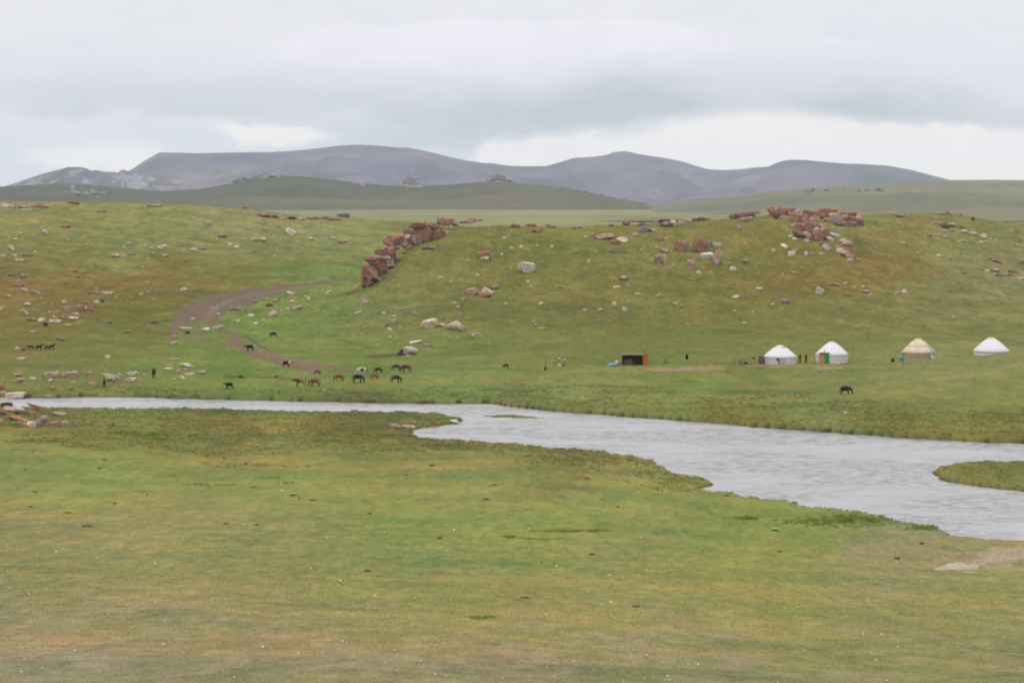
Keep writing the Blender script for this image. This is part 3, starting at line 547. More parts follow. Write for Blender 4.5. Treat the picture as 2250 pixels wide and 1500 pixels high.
# ------------------------------------------------------------------ loose rocks: list per close-up of the photograph (x, y, width, height, tone, tilt)
VIEWS = [
 (0, 430, 5, """125 575 90 44 p -25;20 665 70 35 p;10 565 40 25 k;385 612 55 22 p;165 655 60 25 p;300 658 130 25 r;215 710 120 18 p;155 480 65 30 p 12;85 430 30 22 p;100 460 25 15 p;215 412 60 35 k;365 428 35 18 p;490 400 80 48 k -35;465 345 35 30 p;490 300 50 16 p;425 305 50 15 k;710 335 110 45 r;740 290 40 30 k;615 298 35 14 p;970 358 42 22 p;925 440 42 22 p;970 505 45 25 p;700 430 50 22 p;740 480 40 20 p
1360 563 55 24 p;1418 525 58 32 p;1265 660 105 40 p;1365 655 50 22 p;1430 638 60 25 k;1490 640 50 25 k;1780 568 115 50 p;1660 582 45 34 k;1685 628 32 28 p;1622 688 40 30 p;1815 658 65 28 p;1880 668 28 20 p;1915 525 35 35 p;1870 525 30 20 p;1960 530 35 20 k;2020 592 60 22 p;2125 590 85 35 p;2225 580 80 20 k;2045 715 65 30 r
1055 770 45 25 r;1455 743 45 14 k;1560 782 65 16 p;1420 808 35 16 p;1255 822 50 22 p;1220 868 25 35 k;245 878 70 50 g -25;110 870 70 30 g;195 928 50 25 p;200 980 110 28 r;270 1030 80 25 p -15;385 1065 130 35 k -15;455 1120 40 20 p;95 1103 70 28 k;30 1082 40 15 k;850 892 60 25 r;800 825 80 26 r;910 850 50 20 r;1022 888 25 25 p;960 930 32 18 p
1020 1068 110 30 k;1185 1070 110 26 p;1120 1055 50 16 p;1055 1020 50 16 k;1265 1110 30 16 p;1440 1108 30 14 p;1545 1075 60 16 p;1632 1050 45 22 p;1705 1045 50 40 k;1755 1038 50 18 k;1835 998 35 20 k;1855 1030 50 20 k -25;2015 1030 85 32 p;1610 950 35 18 p;300 1195 80 36 w;50 1212 36 24 p;10 1240 40 40 p;715 1172 78 38 w;950 1172 55 26 k;1058 1168 78 36 p;1120 1155 40 40 d;1180 1165 60 22 g;1095 1200 45 24 k;735 1245 65 60 k;880 1240 90 70 r;945 1240 55 40 k;1000 1250 60 40 r;1040 1228 40 24 r;540 1270 38 24 p;265 1285 95 34 p -35;145 1268 26 16 p;630 1280 45 40 k;590 1325 60 22 p;690 1335 80 50 o;830 1305 90 40 k;805 1343 110 28 p;455 1368 75 50 w;600 1382 150 40 p;325 1362 110 22 k;740 1422 110 22 k;1130 1360 60 20 o;1180 1390 90 22 g;1690 1390 90 36 r 15;2120 1350 60 20 w 15;1790 1460 40 25 o;570 1185 30 16 p"""),
 (0, 700, 5, """365 145 80 18 k;1400 148 60 30 g;660 228 85 32 g;190 332 62 36 p;228 445 95 32 p;1180 418 65 32 p;1920 205 55 45 o;1900 270 90 20 w 8;1900 452 120 20 k;2045 515 140 48 w;1850 550 100 24 p;1840 522 90 20 k;1950 575 70 50 k;2045 555 50 30 k;2215 592 100 40 k;2080 615 110 26 p;2000 650 60 40 p;1910 660 50 26 p;1600 565 80 16 r;1450 600 110 36 p 8;1580 612 60 16 p;1740 622 40 16 k;1535 665 40 24 k;1430 678 135 42 p;1210 655 190 80 p -18;980 605 70 45 k;1300 615 60 26 k;900 592 26 36 k;755 622 190 58 k;545 620 170 55 k;640 582 34 30 p;555 680 50 30 p;800 690 60 20 p;820 568 70 14 k;1160 565 40 12 p;1245 515 36 16 k;190 618 85 36 k;148 595 26 28 o;195 688 130 56 k;360 658 70 28 p;40 675 50 30 k;60 640 26 26 k;280 715 60 18 k;1010 715 90 36 o -12;1340 738 80 24 o;580 762 100 26 o;765 772 90 36 r;1930 828 70 14 k;525 850 110 22 k"""),
 (0, 840, 7.5, """30 95 130 110 r;45 165 110 44 p;235 222 330 86 p;110 275 190 80 k;40 320 200 110 p;185 345 180 80 k;100 372 200 60 d;350 360 110 40 p;560 405 310 46 o -20;210 455 330 70 p -6;380 500 330 50 r -10;60 490 150 80 r;30 525 110 50 d;290 610 330 36 o -16;20 650 60 80 k;270 680 170 44 k;420 700 110 50 k;510 690 150 90 p;680 640 200 165 k;880 670 180 44 k;960 700 64 100 r;1060 680 130 90 k;960 525 250 34 k -6;1330 672 150 20 o;1365 735 80 20 o;1230 700 60 60 g;1820 700 120 50 o;1915 645 30 25 w;1500 795 90 20 g;1820 790 60 20 g;2060 515 30 20 o"""),
 (350, 580, 5, """370 600 62 24 w 10;280 708 150 16 w;512 716 90 32 w;640 695 120 26 p 10;415 712 26 24 p;40 712 36 24 o;645 542 50 24 w;1005 565 75 34 w;1235 550 115 48 k 32;820 495 110 30 k;915 518 24 16 p;980 520 40 12 p;1030 418 90 24 k 15;1175 380 40 18 w;1210 455 70 30 d;1280 400 50 30 o;1350 398 45 18 p;1455 412 60 24 p;1490 375 70 20 o 8;1440 318 90 28 p -10;1505 320 50 16 r;1600 350 30 20 w;1670 340 50 20 k;1640 385 40 40 w;1795 292 18 24 w;1865 308 80 26 p 20;1750 310 60 20 k;2090 318 100 24 k 20;2160 250 40 20 p;1510 480 130 36 k 20;1410 498 60 24 k;1345 508 40 22 w;1680 478 45 22 p 20;860 620 45 24 w;840 645 30 20 o;1060 655 55 30 w;1150 608 70 18 p;1215 610 40 14 p;1205 705 40 20 p;1050 748 30 20 p;1115 758 20 26 k;2180 540 80 22 p 20;2070 672 30 18 p;2225 772 40 18 p;1660 892 40 24 p;480 1080 24 18 k;1090 1150 40 34 o;1090 1190 24 12 w;1810 1385 50 20 p"""),
 (750, 450, 5, """950 480 140 24 g;1025 462 40 24 p;700 525 60 30 g;655 670 50 16 g;1000 735 34 20 w;1090 800 70 24 k;1070 855 36 14 k;1205 840 40 22 p;1560 558 135 90 r;1575 592 90 44 p;1660 545 22 20 w;1763 540 34 24 w;1385 605 30 22 w;1330 600 60 16 k;1495 768 45 22 w;2035 690 190 112 w;2048 835 40 28 w;2088 887 36 24 p;1458 862 40 22 o;1430 958 145 76 k 15;1570 990 150 60 r;1600 962 125 76 w -22;1690 905 110 50 k 12;1675 955 40 26 p;1340 1042 60 32 k 20;1240 1073 55 20 p;1280 1128 52 30 p 20;1805 1080 45 28 p;2055 1072 34 40 k;2195 1085 60 28 p 15;800 1188 50 56 k 30;1305 1215 44 60 k -20;1105 1255 40 26 g;960 1312 190 92 p 18;1105 1318 90 34 p;1240 1332 170 96 p;1320 1358 95 72 k;1475 1435 100 50 k 12;1280 1450 40 16 p;1195 1468 50 20 k;2110 1275 45 22 p;2130 1305 34 18 p;2210 1362 80 20 k;170 1195 90 32 k 20;260 1070 70 56 k -30;315 1130 26 22 g;465 1185 55 22 w 15;575 1215 60 22 p;575 1280 60 50 k;505 1320 50 44 g;530 1365 56 34 w;645 1350 26 20 w;75 1325 36 20 w;265 1328 40 18 p;220 1425 50 22 w;530 1450 50 24 w 10;840 1498 60 16 w;1785 360 50 22 w;1840 345 50 12 p;1870 470 50 24 w;1975 465 50 36 p;2045 505 50 40 k;2150 442 24 22 w;2150 280 110 60 r;2080 210 120 30 r;1910 235 100 40 r;1870 280 34 14 w;2030 290 30 20 g;150 402 40 20 k;30 400 60 26 k;80 965 120 34 k 20;160 905 40 24 k;40 95 100 40 g"""),
 (1200, 450, 5, """20 205 50 30 r;75 240 70 24 r;35 297 36 20 k;55 400 30 20 k;65 455 34 30 w;305 250 44 34 r;370 245 60 26 k;430 345 38 28 w;460 297 30 16 p;505 330 50 34 k;625 355 200 50 k 12;735 340 100 56 r -30;835 385 140 52 p -8;760 420 90 40 r;980 330 80 46 k;1085 270 130 72 g;1060 215 90 36 g;1180 280 70 28 p;885 205 100 50 r;715 225 60 30 r;1310 215 130 66 g;1300 178 120 34 d;1400 210 90 66 p -20;1485 205 70 50 p;1200 190 50 26 k;1460 150 70 20 r;1580 165 60 30 p;1630 130 100 46 k;1700 160 110 36 g;1750 135 120 28 k;1250 375 80 48 r;1310 370 50 24 p;1205 470 40 26 p;1090 465 46 26 k;1045 492 50 20 p;330 517 52 46 k;540 505 44 20 p;720 508 60 40 g;850 520 80 20 g;468 625 42 50 p;1240 595 90 100 k 15;1300 590 40 110 p;1300 510 110 50 k -20;1375 500 26 22 p;1390 658 36 26 w;1360 705 50 32 k -15;1590 435 34 30 p;1480 455 140 126 r;1700 450 160 150 r -25;1870 445 120 46 p -8;1800 430 50 80 g;1765 565 145 62 w 8;1880 575 90 185 k -12;1590 655 96 96 k;2195 620 80 54 k -25;2055 705 70 48 w 15;2100 665 30 20 g;1990 645 90 22 k;1680 745 60 28 w -20;1805 735 34 24 p;1595 820 90 26 r;850 805 100 50 k;775 905 80 20 w;895 895 50 48 k;1000 980 64 24 w 10;1245 1000 64 36 k 12;750 1087 44 40 w;908 1055 46 18 p 10;862 1148 56 50 w;595 1155 66 32 p 20;430 1160 64 24 k;1133 1092 36 20 k;1418 1088 70 36 p;1460 1062 50 20 k;1488 1115 50 36 o;1712 1118 34 22 r;2085 1010 90 38 w 12;2072 1165 50 28 p 15;2135 1258 50 24 r;2180 1292 60 22 w -10;1560 1298 60 12 p;160 905 60 22 r;2125 255 70 46 k -15;2030 260 60 18 g"""),
 (1600, 430, 5, """615 560 85 50 w -30;500 605 44 34 p;700 640 80 54 w;725 605 60 32 p -10;765 620 30 50 r;855 635 40 40 w -25;915 640 60 44 k 15;1022 642 44 34 p;1170 430 120 40 w -10;1115 480 90 50 p -25;1260 492 100 46 p 12;1310 530 120 64 k;1200 552 70 18 p;1080 570 95 52 w -25;1030 530 50 46 r;1230 600 80 46 p;1290 640 120 72 k -15;1350 680 110 52 r 15;1345 712 80 34 w;1435 710 50 34 k;860 495 50 40 w -25;735 475 60 24 w -15;682 445 54 26 w;618 432 44 20 w;1160 395 80 28 g;195 515 40 28 p;805 788 50 20 k -15;715 847 66 26 k;602 858 42 22 w;925 940 54 22 k;1175 925 56 22 k -15;1155 980 130 20 k;1285 958 80 16 p;1390 1000 46 18 w;1480 988 44 20 w;1005 1048 84 70 p -30;1315 1085 74 42 o;1525 1055 90 34 k;1560 1082 44 20 w;1720 1052 50 20 p;1865 1060 60 36 k;1940 1055 56 50 w;345 1022 76 24 w;632 1018 54 20 k;632 1165 90 48 g -10;485 1190 44 20 w;270 1268 40 18 p;1535 1442 34 26 w;1910 520 90 24 k -12;2085 627 50 16 p;2220 435 60 36 r"""),
 (1950, 450, 7.5, """1205 165 60 40 r;1290 200 60 20 k;820 300 130 36 p;1240 370 110 40 r;1270 435 110 46 w;1400 470 150 46 p;1580 515 130 76 p;1700 555 90 30 p;1780 575 60 36 p;690 500 90 56 k;850 490 120 28 k;940 525 100 30 k;1220 597 110 28 p;1480 630 60 36 p;1570 618 120 28 p;850 835 90 40 w;2040 425 90 22 p;2120 450 100 28 r;2180 600 100 30 r;2170 670 160 40 p -15;2080 740 80 28 k;2220 930 90 86 k;2070 1100 160 50 r -12;1780 1080 150 60 k;1650 1085 80 38 p;1850 1160 180 26 p -12;2180 1215 160 34 p;1970 1150 160 28 k;1270 1120 100 46 r;1040 885 80 44 k;1260 840 60 36 p;1120 835 50 22 k;1380 810 90 26 k -15;1510 850 80 34 k;1620 890 80 28 r;1090 1860 90 90 k"""),
 (550, 440, 7.5, """1520 215 220 56 g;250 480 90 46 k;660 528 180 84 p -20;1365 525 60 36 k;1370 632 90 36 w -15;1490 685 110 50 r;1570 660 80 24 p;1725 675 60 28 k;1000 635 100 46 p;790 680 60 26 w;120 655 240 52 w;450 440 120 24 g;400 918 44 30 w;60 500 100 28 k"""),
 (0, 300, 3, """1370 573 50 20 k;1465 655 60 26 r;1520 712 36 14 w;1560 728 40 20 w;1610 468 40 16 r;1015 455 90 16 k;665 492 60 18 k;480 438 70 16 r;300 452 40 12 p"""),
 (860, 740, 22.5, """1170 260 620 110 w 10;1770 430 430 150 k;1830 215 120 90 o;390 340 200 80 p;830 930 280 60 w 8"""),
 (0, 0, 1, """620 1077 9 4 w;1745 874 0 0 w;1858 907 14 6 p;866 936 26 7 k;895 938 30 5 p -6;955 930 18 6 o -6;998 926 20 7 w;906 927 14 4 o;1050 1005 0 0 w"""),
]
ROCKS = []
for ox, oy, s, txt in VIEWS:
    for it in txt.replace('\n', ';').split(';'):
        q = it.split()
        x, y, w, h = ox+float(q[0])/s, oy+float(q[1])/s, float(q[2])/s, float(q[3])/s
        if w < 1: continue
        if any(math.hypot(x-r[0], (y-r[1])*1.3) < 3.6 for r in ROCKS): continue
        ROCKS.append((x, y, w, h, q[4], float(q[5]) if len(q) > 5 else 0.0))
ROCKS.sort(key=lambda r: -r[2]*r[3])
LM = [(100,712,'the dark cow among boulders'),(20,462,'the far-left ridge ledge'),(660,478,'the long ridge-top ledge'),(637,512,'the wedge-shaped ridge boulder'),(95,765,'the dark horses on the slope'),
 (245,836,'the big cream boulder'),(338,822,'the black horse seen end-on'),(408,803,'the pale domed boulder'),(150,823,'the pair of broad pink boulders'),(430,685,'the bend of the dirt track'),(413,728,'the black calf by the track'),(550,764,'the black cow on the track'),
 (601,733,'the lone black grazing cow'),(630,797,'the black and white cow'),(503,850,'the black cow near the river'),(700,840,'the chestnut horses'),(835,600,'the foot of the red cliff'),(935,512,'the top of the red cliff'),(1005,487,'the ridge block right of the cliff'),
 (1157,588,'the lone big pale boulder'),(1062,563,'the red-backed boulder'),(975,713,'the two big pale boulders'),(1062,643,'the split pink boulder pair'),(895,770,'the boulder beside the dark lean-to'),
 (1345,524,'the long mid-ridge slab'),(1540,545,'the leaning boulder cluster'),(1455,565,'the upright pink boulder pair'),(1475,490,'the grey crest boulders'),(1780,500,'the central red crag'),(1855,478,'the right-hand red crag'),
 (1715,466,'the orange crag on the crest'),(1640,472,'the low red crest ledge'),(1865,555,'the scree below the crag'),(2081,466,'the little summit cairn'),(2150,515,'the diagonal pale ledge'),(2085,492,'the reddish crest outcrop'),(2190,590,'the far-right red ledge'),
 (1390,790,'the dark open shed'),(1713,785,'the yurt with the ribbed roof'),(1827,780,'the yurt with the green door'),(2018,775,'the tan yurt'),(60,945,'the riverside rock heap'),(520,642,'the upper dirt track'),(1105,700,'the middle of the central slope'),
 (480,545,'the middle of the left ridge'),(250,545,'the stones of the left ridge'),(40,650,'the left edge of the hill'),(220,660,'the pink rockfall on the left'),(640,700,'the green hollow'),(930,690,'the low nose of the central hill'),
 (1370,670,'the scattered stones at mid slope'),(1480,660,'the small stones at mid slope'),(1620,655,'the middle of the right-hand slope'),(1860,640,'the stone line above the yurts'),(955,930,'the river bank tongue'),(1850,900,'the tussocky far bank'),(240,930,'the tussocky near bank'),(720,580,'the grass behind the cliff')]
def rel(x, y, lx, ly):
    dx, dy = x-lx, (y-ly)*1.5
    if math.hypot(dx, dy) < 16: return 'beside'
    s = 'just ' if math.hypot(dx, dy) < 42 else ''
    if abs(dx) > 2.2*abs(dy): return s+('left of' if dx < 0 else 'right of')
    if abs(dy) > 2.2*abs(dx): return s+('above' if dy < 0 else 'below')
    return ('up' if dy < 0 else 'down')+' and '+('left' if dx < 0 else 'right')+' from'
def rock_words(w, h, c, tilt):
    a = w*h; sz = 'big' if a > 300 else 'middling' if a > 110 else 'small' if a > 36 else 'tiny'
    sh = 'upright' if h > 1.15*w else 'chunky' if h > .62*w else 'oblong' if h > .36*w else 'flat'
    if abs(tilt) > 17: sh = 'tilted '+('left-leaning' if tilt > 0 else 'right-leaning') if False else 'tilted'
    return sz, CN[c], sh
def label_rocks(rs):
    base = []
    for x, y, w, h, c, t in rs:
        sz, cn, sh = rock_words(w, h, c, t)
        ds = sorted(LM, key=lambda l: math.hypot(x-l[0], 1.5*(y-l[1])))
        base.append((sz, cn, sh, ds[0], ds[1], x, y))
    labs = [f'{b[0]} {b[1]} {b[2]} stone {rel(b[5], b[6], b[3][0], b[3][1])} {b[3][2]}' for b in base]
    grp = {}
    for i, l in enumerate(labs): grp.setdefault(l, []).append(i)
    ordn = ['leftmost', 'second from left', 'third from left', 'fourth from left', 'fifth from left', 'sixth from left', 'seventh from left', 'eighth from left']
    for l, ii in grp.items():
        if len(ii) == 1: continue
        ii.sort(key=lambda i: base[i][5])
        for k, i in enumerate(ii):
            if len(ii) == 2: pre = 'left-hand' if k == 0 else 'right-hand'
            elif k == len(ii)-1: pre = 'rightmost'
            else: pre = ordn[k]
            b = base[i]
            labs[i] = f'{b[0]} {b[1]} {b[2]} stone {rel(b[5], b[6], b[3][0], b[3][1])} {b[3][2]}, {pre}' if len(l.split()) <= 13 else f'{pre} {b[0]} {b[1]} stone {rel(b[5], b[6], b[3][0], b[3][1])} {b[3][2]}'
    return labs
NIND = 300
LABS = label_rocks(ROCKS[:NIND])
SKIPPED = ROCKS[NIND:]
def rock_place(x, y, w, h, kind):
    bx, by, bz = ground_at(x, y+h*.46); k = by/F; wm, hm = w*k, h*k
    dep = wm*random.uniform(.6, .85)
    if kind == 'slab': hm = min(hm, wm*.38)
    return bx, by, bz, wm, dep, hm
for i, (x, y, w, h, c, t) in enumerate(ROCKS[:NIND]):
    ra = h/w; kind = 'slab' if ra < .34 else random.choice(['ang', 'round', 'block', 'ang']) if ra < .8 else random.choice(['ang', 'block'])
    bx, by, bz, wm, dep, hm = rock_place(x, y, w, h, kind)
    me = random.choice((LIBH if w > 16 else LIB)[kind])
    tot = hm*1.22+.03
    loc = (bx, by+dep*.38, bz+hm-tot/2+(dep*.05))
    o = put_rock('boulder' if w*by/F > 1.6 else 'stone', me, RM[c], loc, (wm*1.06, dep, tot), (0, math.radians(-t), random.uniform(-.3, .3)+(math.pi if random.random() < .5 else 0)*0))
    tag(o, LABS[i], 'rock', 'rocks strewn over the hillsides')
# the rest of the rocks, each only a few pixels, and pebbly scatter between them
def scatter_rocks(name, lst):
    Vs = []; Fs = []; Cs = []; base = 0
    for bx, by, bz, wm, dep, hm, c in lst:
        V, Fc = ICO1; r = np.random.RandomState(int(abs(bx*37+by*11)*10) % 99991)
        v = V*(1+r.uniform(-.28, .2, (len(V), 1)))*np.array([wm/2, dep/2, hm*.6]); an = r.uniform(0, 6.28); ca, sa = math.cos(an)*.3, math.sin(an)*.3
        v = np.stack([v[:, 0], v[:, 1]+v[:, 0]*sa, v[:, 2]+v[:, 0]*ca*.3], 1)+np.array([bx, by+dep*.3, bz+hm*.25])
        Vs.append(v); Fs.append(Fc+base); base += len(V); Cs.append(np.repeat([c], len(V), 0))
    me = mesh_np(name, np.concatenate(Vs), np.concatenate(Fs), smooth=False); add_col(me, np.concatenate(Cs)); return me
ICO1 = ico(1)
TONE = {'w': (205, 198, 180), 'p': (192, 174, 152), 'k': (178, 148, 132), 'r': (142, 104, 88), 'o': (182, 126, 98), 'g': (142, 134, 128), 'd': (90, 76, 68)}
lst = []
for x, y, w, h, c, t in SKIPPED:
    bx, by, bz, wm, dep, hm = rock_place(x, y, w, h, 'ang'); lst.append((bx, by, bz, wm, dep, hm, lin(TONE[c])/EILL*1.2))
# tiny unlisted stones, thickest where the photograph shows rubble
ZONES = [(0, 430, 445, 560, 90), (0, 420, 560, 700, 130), (0, 440, 780, 862, 90), (470, 790, 630, 720, 60), (560, 780, 480, 560, 20), (760, 1180, 560, 760, 90), (1000, 1700, 495, 740, 130), (1660, 1920, 490, 600, 90), (1700, 2020, 600, 690, 45),
 (1980, 2250, 480, 620, 110), (1600, 2240, 470, 500, 30), (0, 240, 900, 965, 40), (1750, 1880, 540, 590, 30), (2060, 2250, 1212, 1252, 160), (520, 900, 462, 490, 25)]
for x0, x1, y0, y1, n in ZONES:
    for _ in range(n):
        x, y = random.uniform(x0, x1), random.uniform(y0, y1); w = random.uniform(1.6, 4.2); X0, Y0, Z0 = ground_at(x, y)
        if 200 < Y0 < 430 and Z0 < .15: continue
        k = Y0/F; c = random.choice('wppkkgr'); lst.append((X0, Y0, Z0, w*k, w*k*.8, w*k*random.uniform(.25, .6), lin(TONE[c])/EILL*random.uniform(.9, 1.2)))
def attr_mat(name, k=1.0):
    m = bpy.data.materials.new(name); m.use_nodes = True; nt = m.node_tree; nt.nodes.clear(); g = G(nt)
    at = g.n('ShaderNodeAttribute', attribute_name='tint'); geo = g.n('ShaderNodeNewGeometry')
    s_ = g.n('ShaderNodeVectorMath', operation='SCALE'); nt.links.new(at.outputs['Color'], s_.inputs[0]); g.put(s_.inputs[3], g.m('ADD', .75*k, g.m('MULTIPLY', g.noise(geo.outputs['Position'], 3.0, 3, .6), .5*k)))
    df = g.n('ShaderNodeBsdfDiffuse'); nt.links.new(s_.outputs[0], df.inputs[0]); o = g.n('ShaderNodeOutputMaterial'); nt.links.new(df.outputs[0], o.inputs[0]); return m
M_RUB = attr_mat('rubble_stone')
tag(link('rubble', scatter_rocks('rubble', lst), M_RUB), 'tiny stones and rubble strewn through the grass', 'stones', kind='stuff')
# ------------------------------------------------------------------ outcrops: one thing each, every block a part
def outcrop(label, group, ox, oy, s, txt, base=None, fn=None, rng_=None, depth=.8, name='rock_outcrop', hi=True, cat='rock outcrop'):
    bl = []
    for it in txt.replace('\n', ';').split(';'):
        q = it.split(); bl.append((ox+float(q[0])/s, oy+float(q[1])/s, float(q[2])/s, float(q[3])/s, q[4], float(q[5]) if len(q) > 5 else 0))
    low = max(b[1]+b[3]/2 for b in bl); cx = sum(b[0] for b in bl)/len(bl)
    if fn: X0, Y0, Z0 = far_at(fn, cx, low, *rng_)
    else: X0, Y0, Z0 = ground_at(cx, low)
    t = empty(name, (X0, Y0, Z0)); tag(t, label, cat, group)
    for x, y, w, h, c, tl in bl:
        if fn: gx, gy, gz = far_at(fn, x, y+h*.4, *rng_)
        else: gx, gy, gz = ground_at(x, base(x) if base else y+h*.5)
        k = gy/F; wm, hm = w*k*(1.0 if fn else 1.12), h*k*1.12; dm = max(min(wm, hm*2.2)*depth, hm*.7)
        zt = HC-(y-h/2-PY0)*gy/F; zb = HC-(y+h/2-PY0)*gy/F
        ztop = zt; zbot = min(zb, zb); 
        kind = random.choice(['block', 'slab', 'ang', 'slab'] if h < w*.6 else ['block', 'block', 'ang'])
        me = random.choice((LIBH if hi else LIB)[kind]); H = (ztop-zbot)*1.15
        put_rock('block', me, RM['l'] if fn and c != 'g' else RM[c], (gx-X0, gy+dm*.3-Y0, (ztop+zbot)/2-Z0-H*.04), (wm, dm, H), (random.uniform(-.08, .08), math.radians(-tl)+random.uniform(-.05, .05), random.uniform(-.35, .35)), t)
    return t
lb = lambda pts: (lambda q: float(np.interp(q, [p[0] for p in pts], [p[1] for p in pts])))
outcrop('long reddish-brown cliff of stacked blocks stepping up to the ridge', 'red rock crags', 780, 460, 7.5,
 """150 1190 110 200 r;235 1170 90 170 r;350 1170 170 120 k;165 1010 110 210 r;290 1050 180 240 r;370 1010 120 180 r;480 1030 110 110 g;290 850 210 120 r;420 880 180 150 r;540 900 200 100 k;260 800 200 70 r;640 850 180 110 g;400 775 360 44 p -7;560 830 150 90 k
400 700 150 110 r;540 700 190 130 r;640 710 90 130 k;640 510 350 215 r;600 640 240 60 r;800 560 150 140 r;830 450 130 70 p;880 500 100 150 k;965 500 90 180 k;840 360 100 110 r;920 360 90 90 r;1020 260 260 80 r;1130 240 180 80 o;1280 270 180 60 r -10;1380 300 160 50 r -12
1080 400 260 240 r;1190 420 160 200 r;1330 400 160 190 r;1430 400 110 140 r -10;1040 500 120 120 g;1510 400 60 70 p""",
 base=lb([(795, 633), (815, 630), (835, 612), (860, 585), (880, 560), (900, 545), (930, 532), (960, 525), (990, 512)]))
outcrop('square reddish block standing on the ridge just right of the cliff', 'red rock crags', 780, 460, 7.5, "1430 195 150 120 r;1540 205 160 120 r;1640 220 110 90 k;1570 240 90 30 p;1560 295 110 60 k")
outcrop('low red ledge on the ridge, right of the square block', 'red rock crags', 780, 460, 7.5, "1790 210 150 30 r;1880 195 150 60 k;1950 175 110 60 r;2070 180 90 20 r")
outcrop('low reddish ledge on the crest left of the orange-topped crag', 'red rock crags', 1600, 430, 5, "60 225 100 50 r;140 205 120 46 k;240 198 110 50 r;320 182 80 34 r;200 258 140 50 k;110 240 120 20 d;240 232 130 20 d")
outcrop('orange-topped crag on the crest of the central hill', 'red rock crags', 1600, 430, 5, "470 145 80 60 o;500 190 90 80 r;580 170 110 100 r;620 150 120 50 o;700 165 110 60 r;560 225 110 60 d;610 238 130 46 k;700 200 100 40 o;760 175 70 50 k")
outcrop('tall red crag tumbling down the middle of the hill crest', 'red rock crags', 1600, 430, 5,
 "745 200 70 80 k;800 222 160 40 o;900 232 130 30 o -8;760 290 110 110 r;850 285 120 110 r;940 280 100 80 k -20;720 325 70 50 k;800 345 110 90 r;790 330 46 26 p;890 350 100 130 r;980 330 90 60 g -25;970 372 60 50 p;1035 352 90 60 k -30;1060 400 80 110 r;990 430 110 130 r;760 410 100 90 r;820 415 80 50 k;815 446 70 40 d;890 445 130 60 k -30;900 400 80 70 r;1050 455 90 60 r;940 460 70 60 r")  # the dark block low in this crag stands for a shaded gap
outcrop('broad jumbled red crag right of the tall crag on the crest', 'red rock crags', 1600, 430, 5,
 "870 185 100 50 r;960 190 110 50 r;1050 165 110 56 r;1150 165 100 60 o;1240 195 100 56 r;1080 225 120 70 r;1170 235 110 90 k;1100 265 90 40 k;1260 255 110 100 k;1340 205 110 56 r;1350 265 110 90 r;1430 245 70 60 k;1450 290 80 80 r;1230 305 110 50 g;1290 310 80 60 r;1180 295 80 40 g;1370 310 90 50 g;1410 260 60 50 g")
outcrop('pale ledge along the ridge at the left edge', 'pale ledges', 0, 430, 5, "20 95 70 24 p;60 108 110 36 p;130 118 70 30 k;250 120 110 34 k;340 108 130 34 k;430 115 90 34 r;490 124 70 30 r;280 152 150 16 w", name='rock_ledge')
outcrop('long dark-red ledge along the left ridge top', 'red rock crags', 550, 440, 7.5,
 "150 240 70 60 r;230 240 130 40 k;250 265 130 34 d;330 262 110 44 r;400 268 90 40 d;480 268 90 46 k;540 300 90 36 p;620 285 110 44 r;690 295 110 44 d;760 290 100 46 k;850 308 110 44 p;960 295 110 44 k;1050 298 110 44 r;1150 290 110 44 k;1240 288 100 54 r;1330 315 110 44 g;1430 320 110 26 r", name='rock_ledge')
outcrop('reddish outcrop with pale cap near the right end of the crest', 'red rock crags', 1950, 450, 7.5, "920 330 110 70 r;970 365 110 50 d;1060 312 120 40 p;1060 345 100 50 r;880 310 70 30 p;960 420 170 24 p;1075 425 60 36 g")
outcrop('flat pink ledge on the skyline right of the broad crag', 'red rock crags', 1950, 450, 7.5, "60 140 130 50 k;160 165 110 46 r;240 175 120 50 k;320 185 90 36 k;200 195 110 26 d", name='rock_ledge')
outcrop('ragged red ledge on the far-right slope', 'red rock crags', 1950, 450, 7.5, "1690 885 90 30 r;1780 915 110 40 r;1850 950 90 40 r -20;1760 930 80 24 d;1640 900 60 30 k", name='rock_ledge')
c_ = outcrop('small stacked stone cairn on the summit at the right', 'x', 1950, 450, 7.5, "990 140 60 24 r;992 118 44 26 r;990 96 34 24 k;905 156 110 12 d;1010 156 70 14 r", name='stone_cairn', cat='cairn'); del c_['group']
# crags on the distant hills
FG = 'crags on the far hills'
outcrop('pale broken crag on the left rise of the far hills', FG, 0, 300, 3, "1545 292 40 24 k;1575 285 40 40 p;1610 275 40 26 p;1645 283 40 26 p;1680 268 46 38 p;1715 262 40 46 p;1745 275 40 28 p;1800 258 50 26 p;1830 268 30 14 k", fn=MID_FN, rng_=(4250, 5400), hi=False)
outcrop('small pale knob left of the big far crag', FG, 750, 300, 3, "95 312 40 34 p;125 312 50 30 p;145 322 30 18 k", fn=MID_FN, rng_=(4250, 5400), hi=False)
outcrop('big pale cone-shaped crag standing on the far hills', FG, 750, 300, 3, "422 305 34 66 k;442 288 40 84 p;462 292 44 80 p;484 300 44 68 p;506 312 40 50 p;528 324 36 32 p;446 332 70 28 p;496 334 80 24 p;440 264 22 26 k", fn=MID_FN, rng_=(4250, 5400), hi=False)
outcrop('pale domed crag on the right rise of the far hills', FG, 750, 300, 3, "975 285 40 24 p;1000 268 40 44 p;1030 262 46 46 p;1060 270 40 40 p;1090 283 44 26 p;1120 295 30 12 k", fn=MID_FN, rng_=(4250, 5400), hi=False)
outcrop('pale rocks scattered on the far-left distant hillside', FG, 0, 300, 3, "480 335 40 34 k;480 370 40 34 p;510 375 46 30 p;560 375 50 24 p;610 365 40 34 p;640 372 36 26 p;680 378 44 34 p;650 398 60 16 p;430 368 50 14 p;735 375 20 14 g", fn=MID_FN, rng_=(4250, 5400), hi=False)
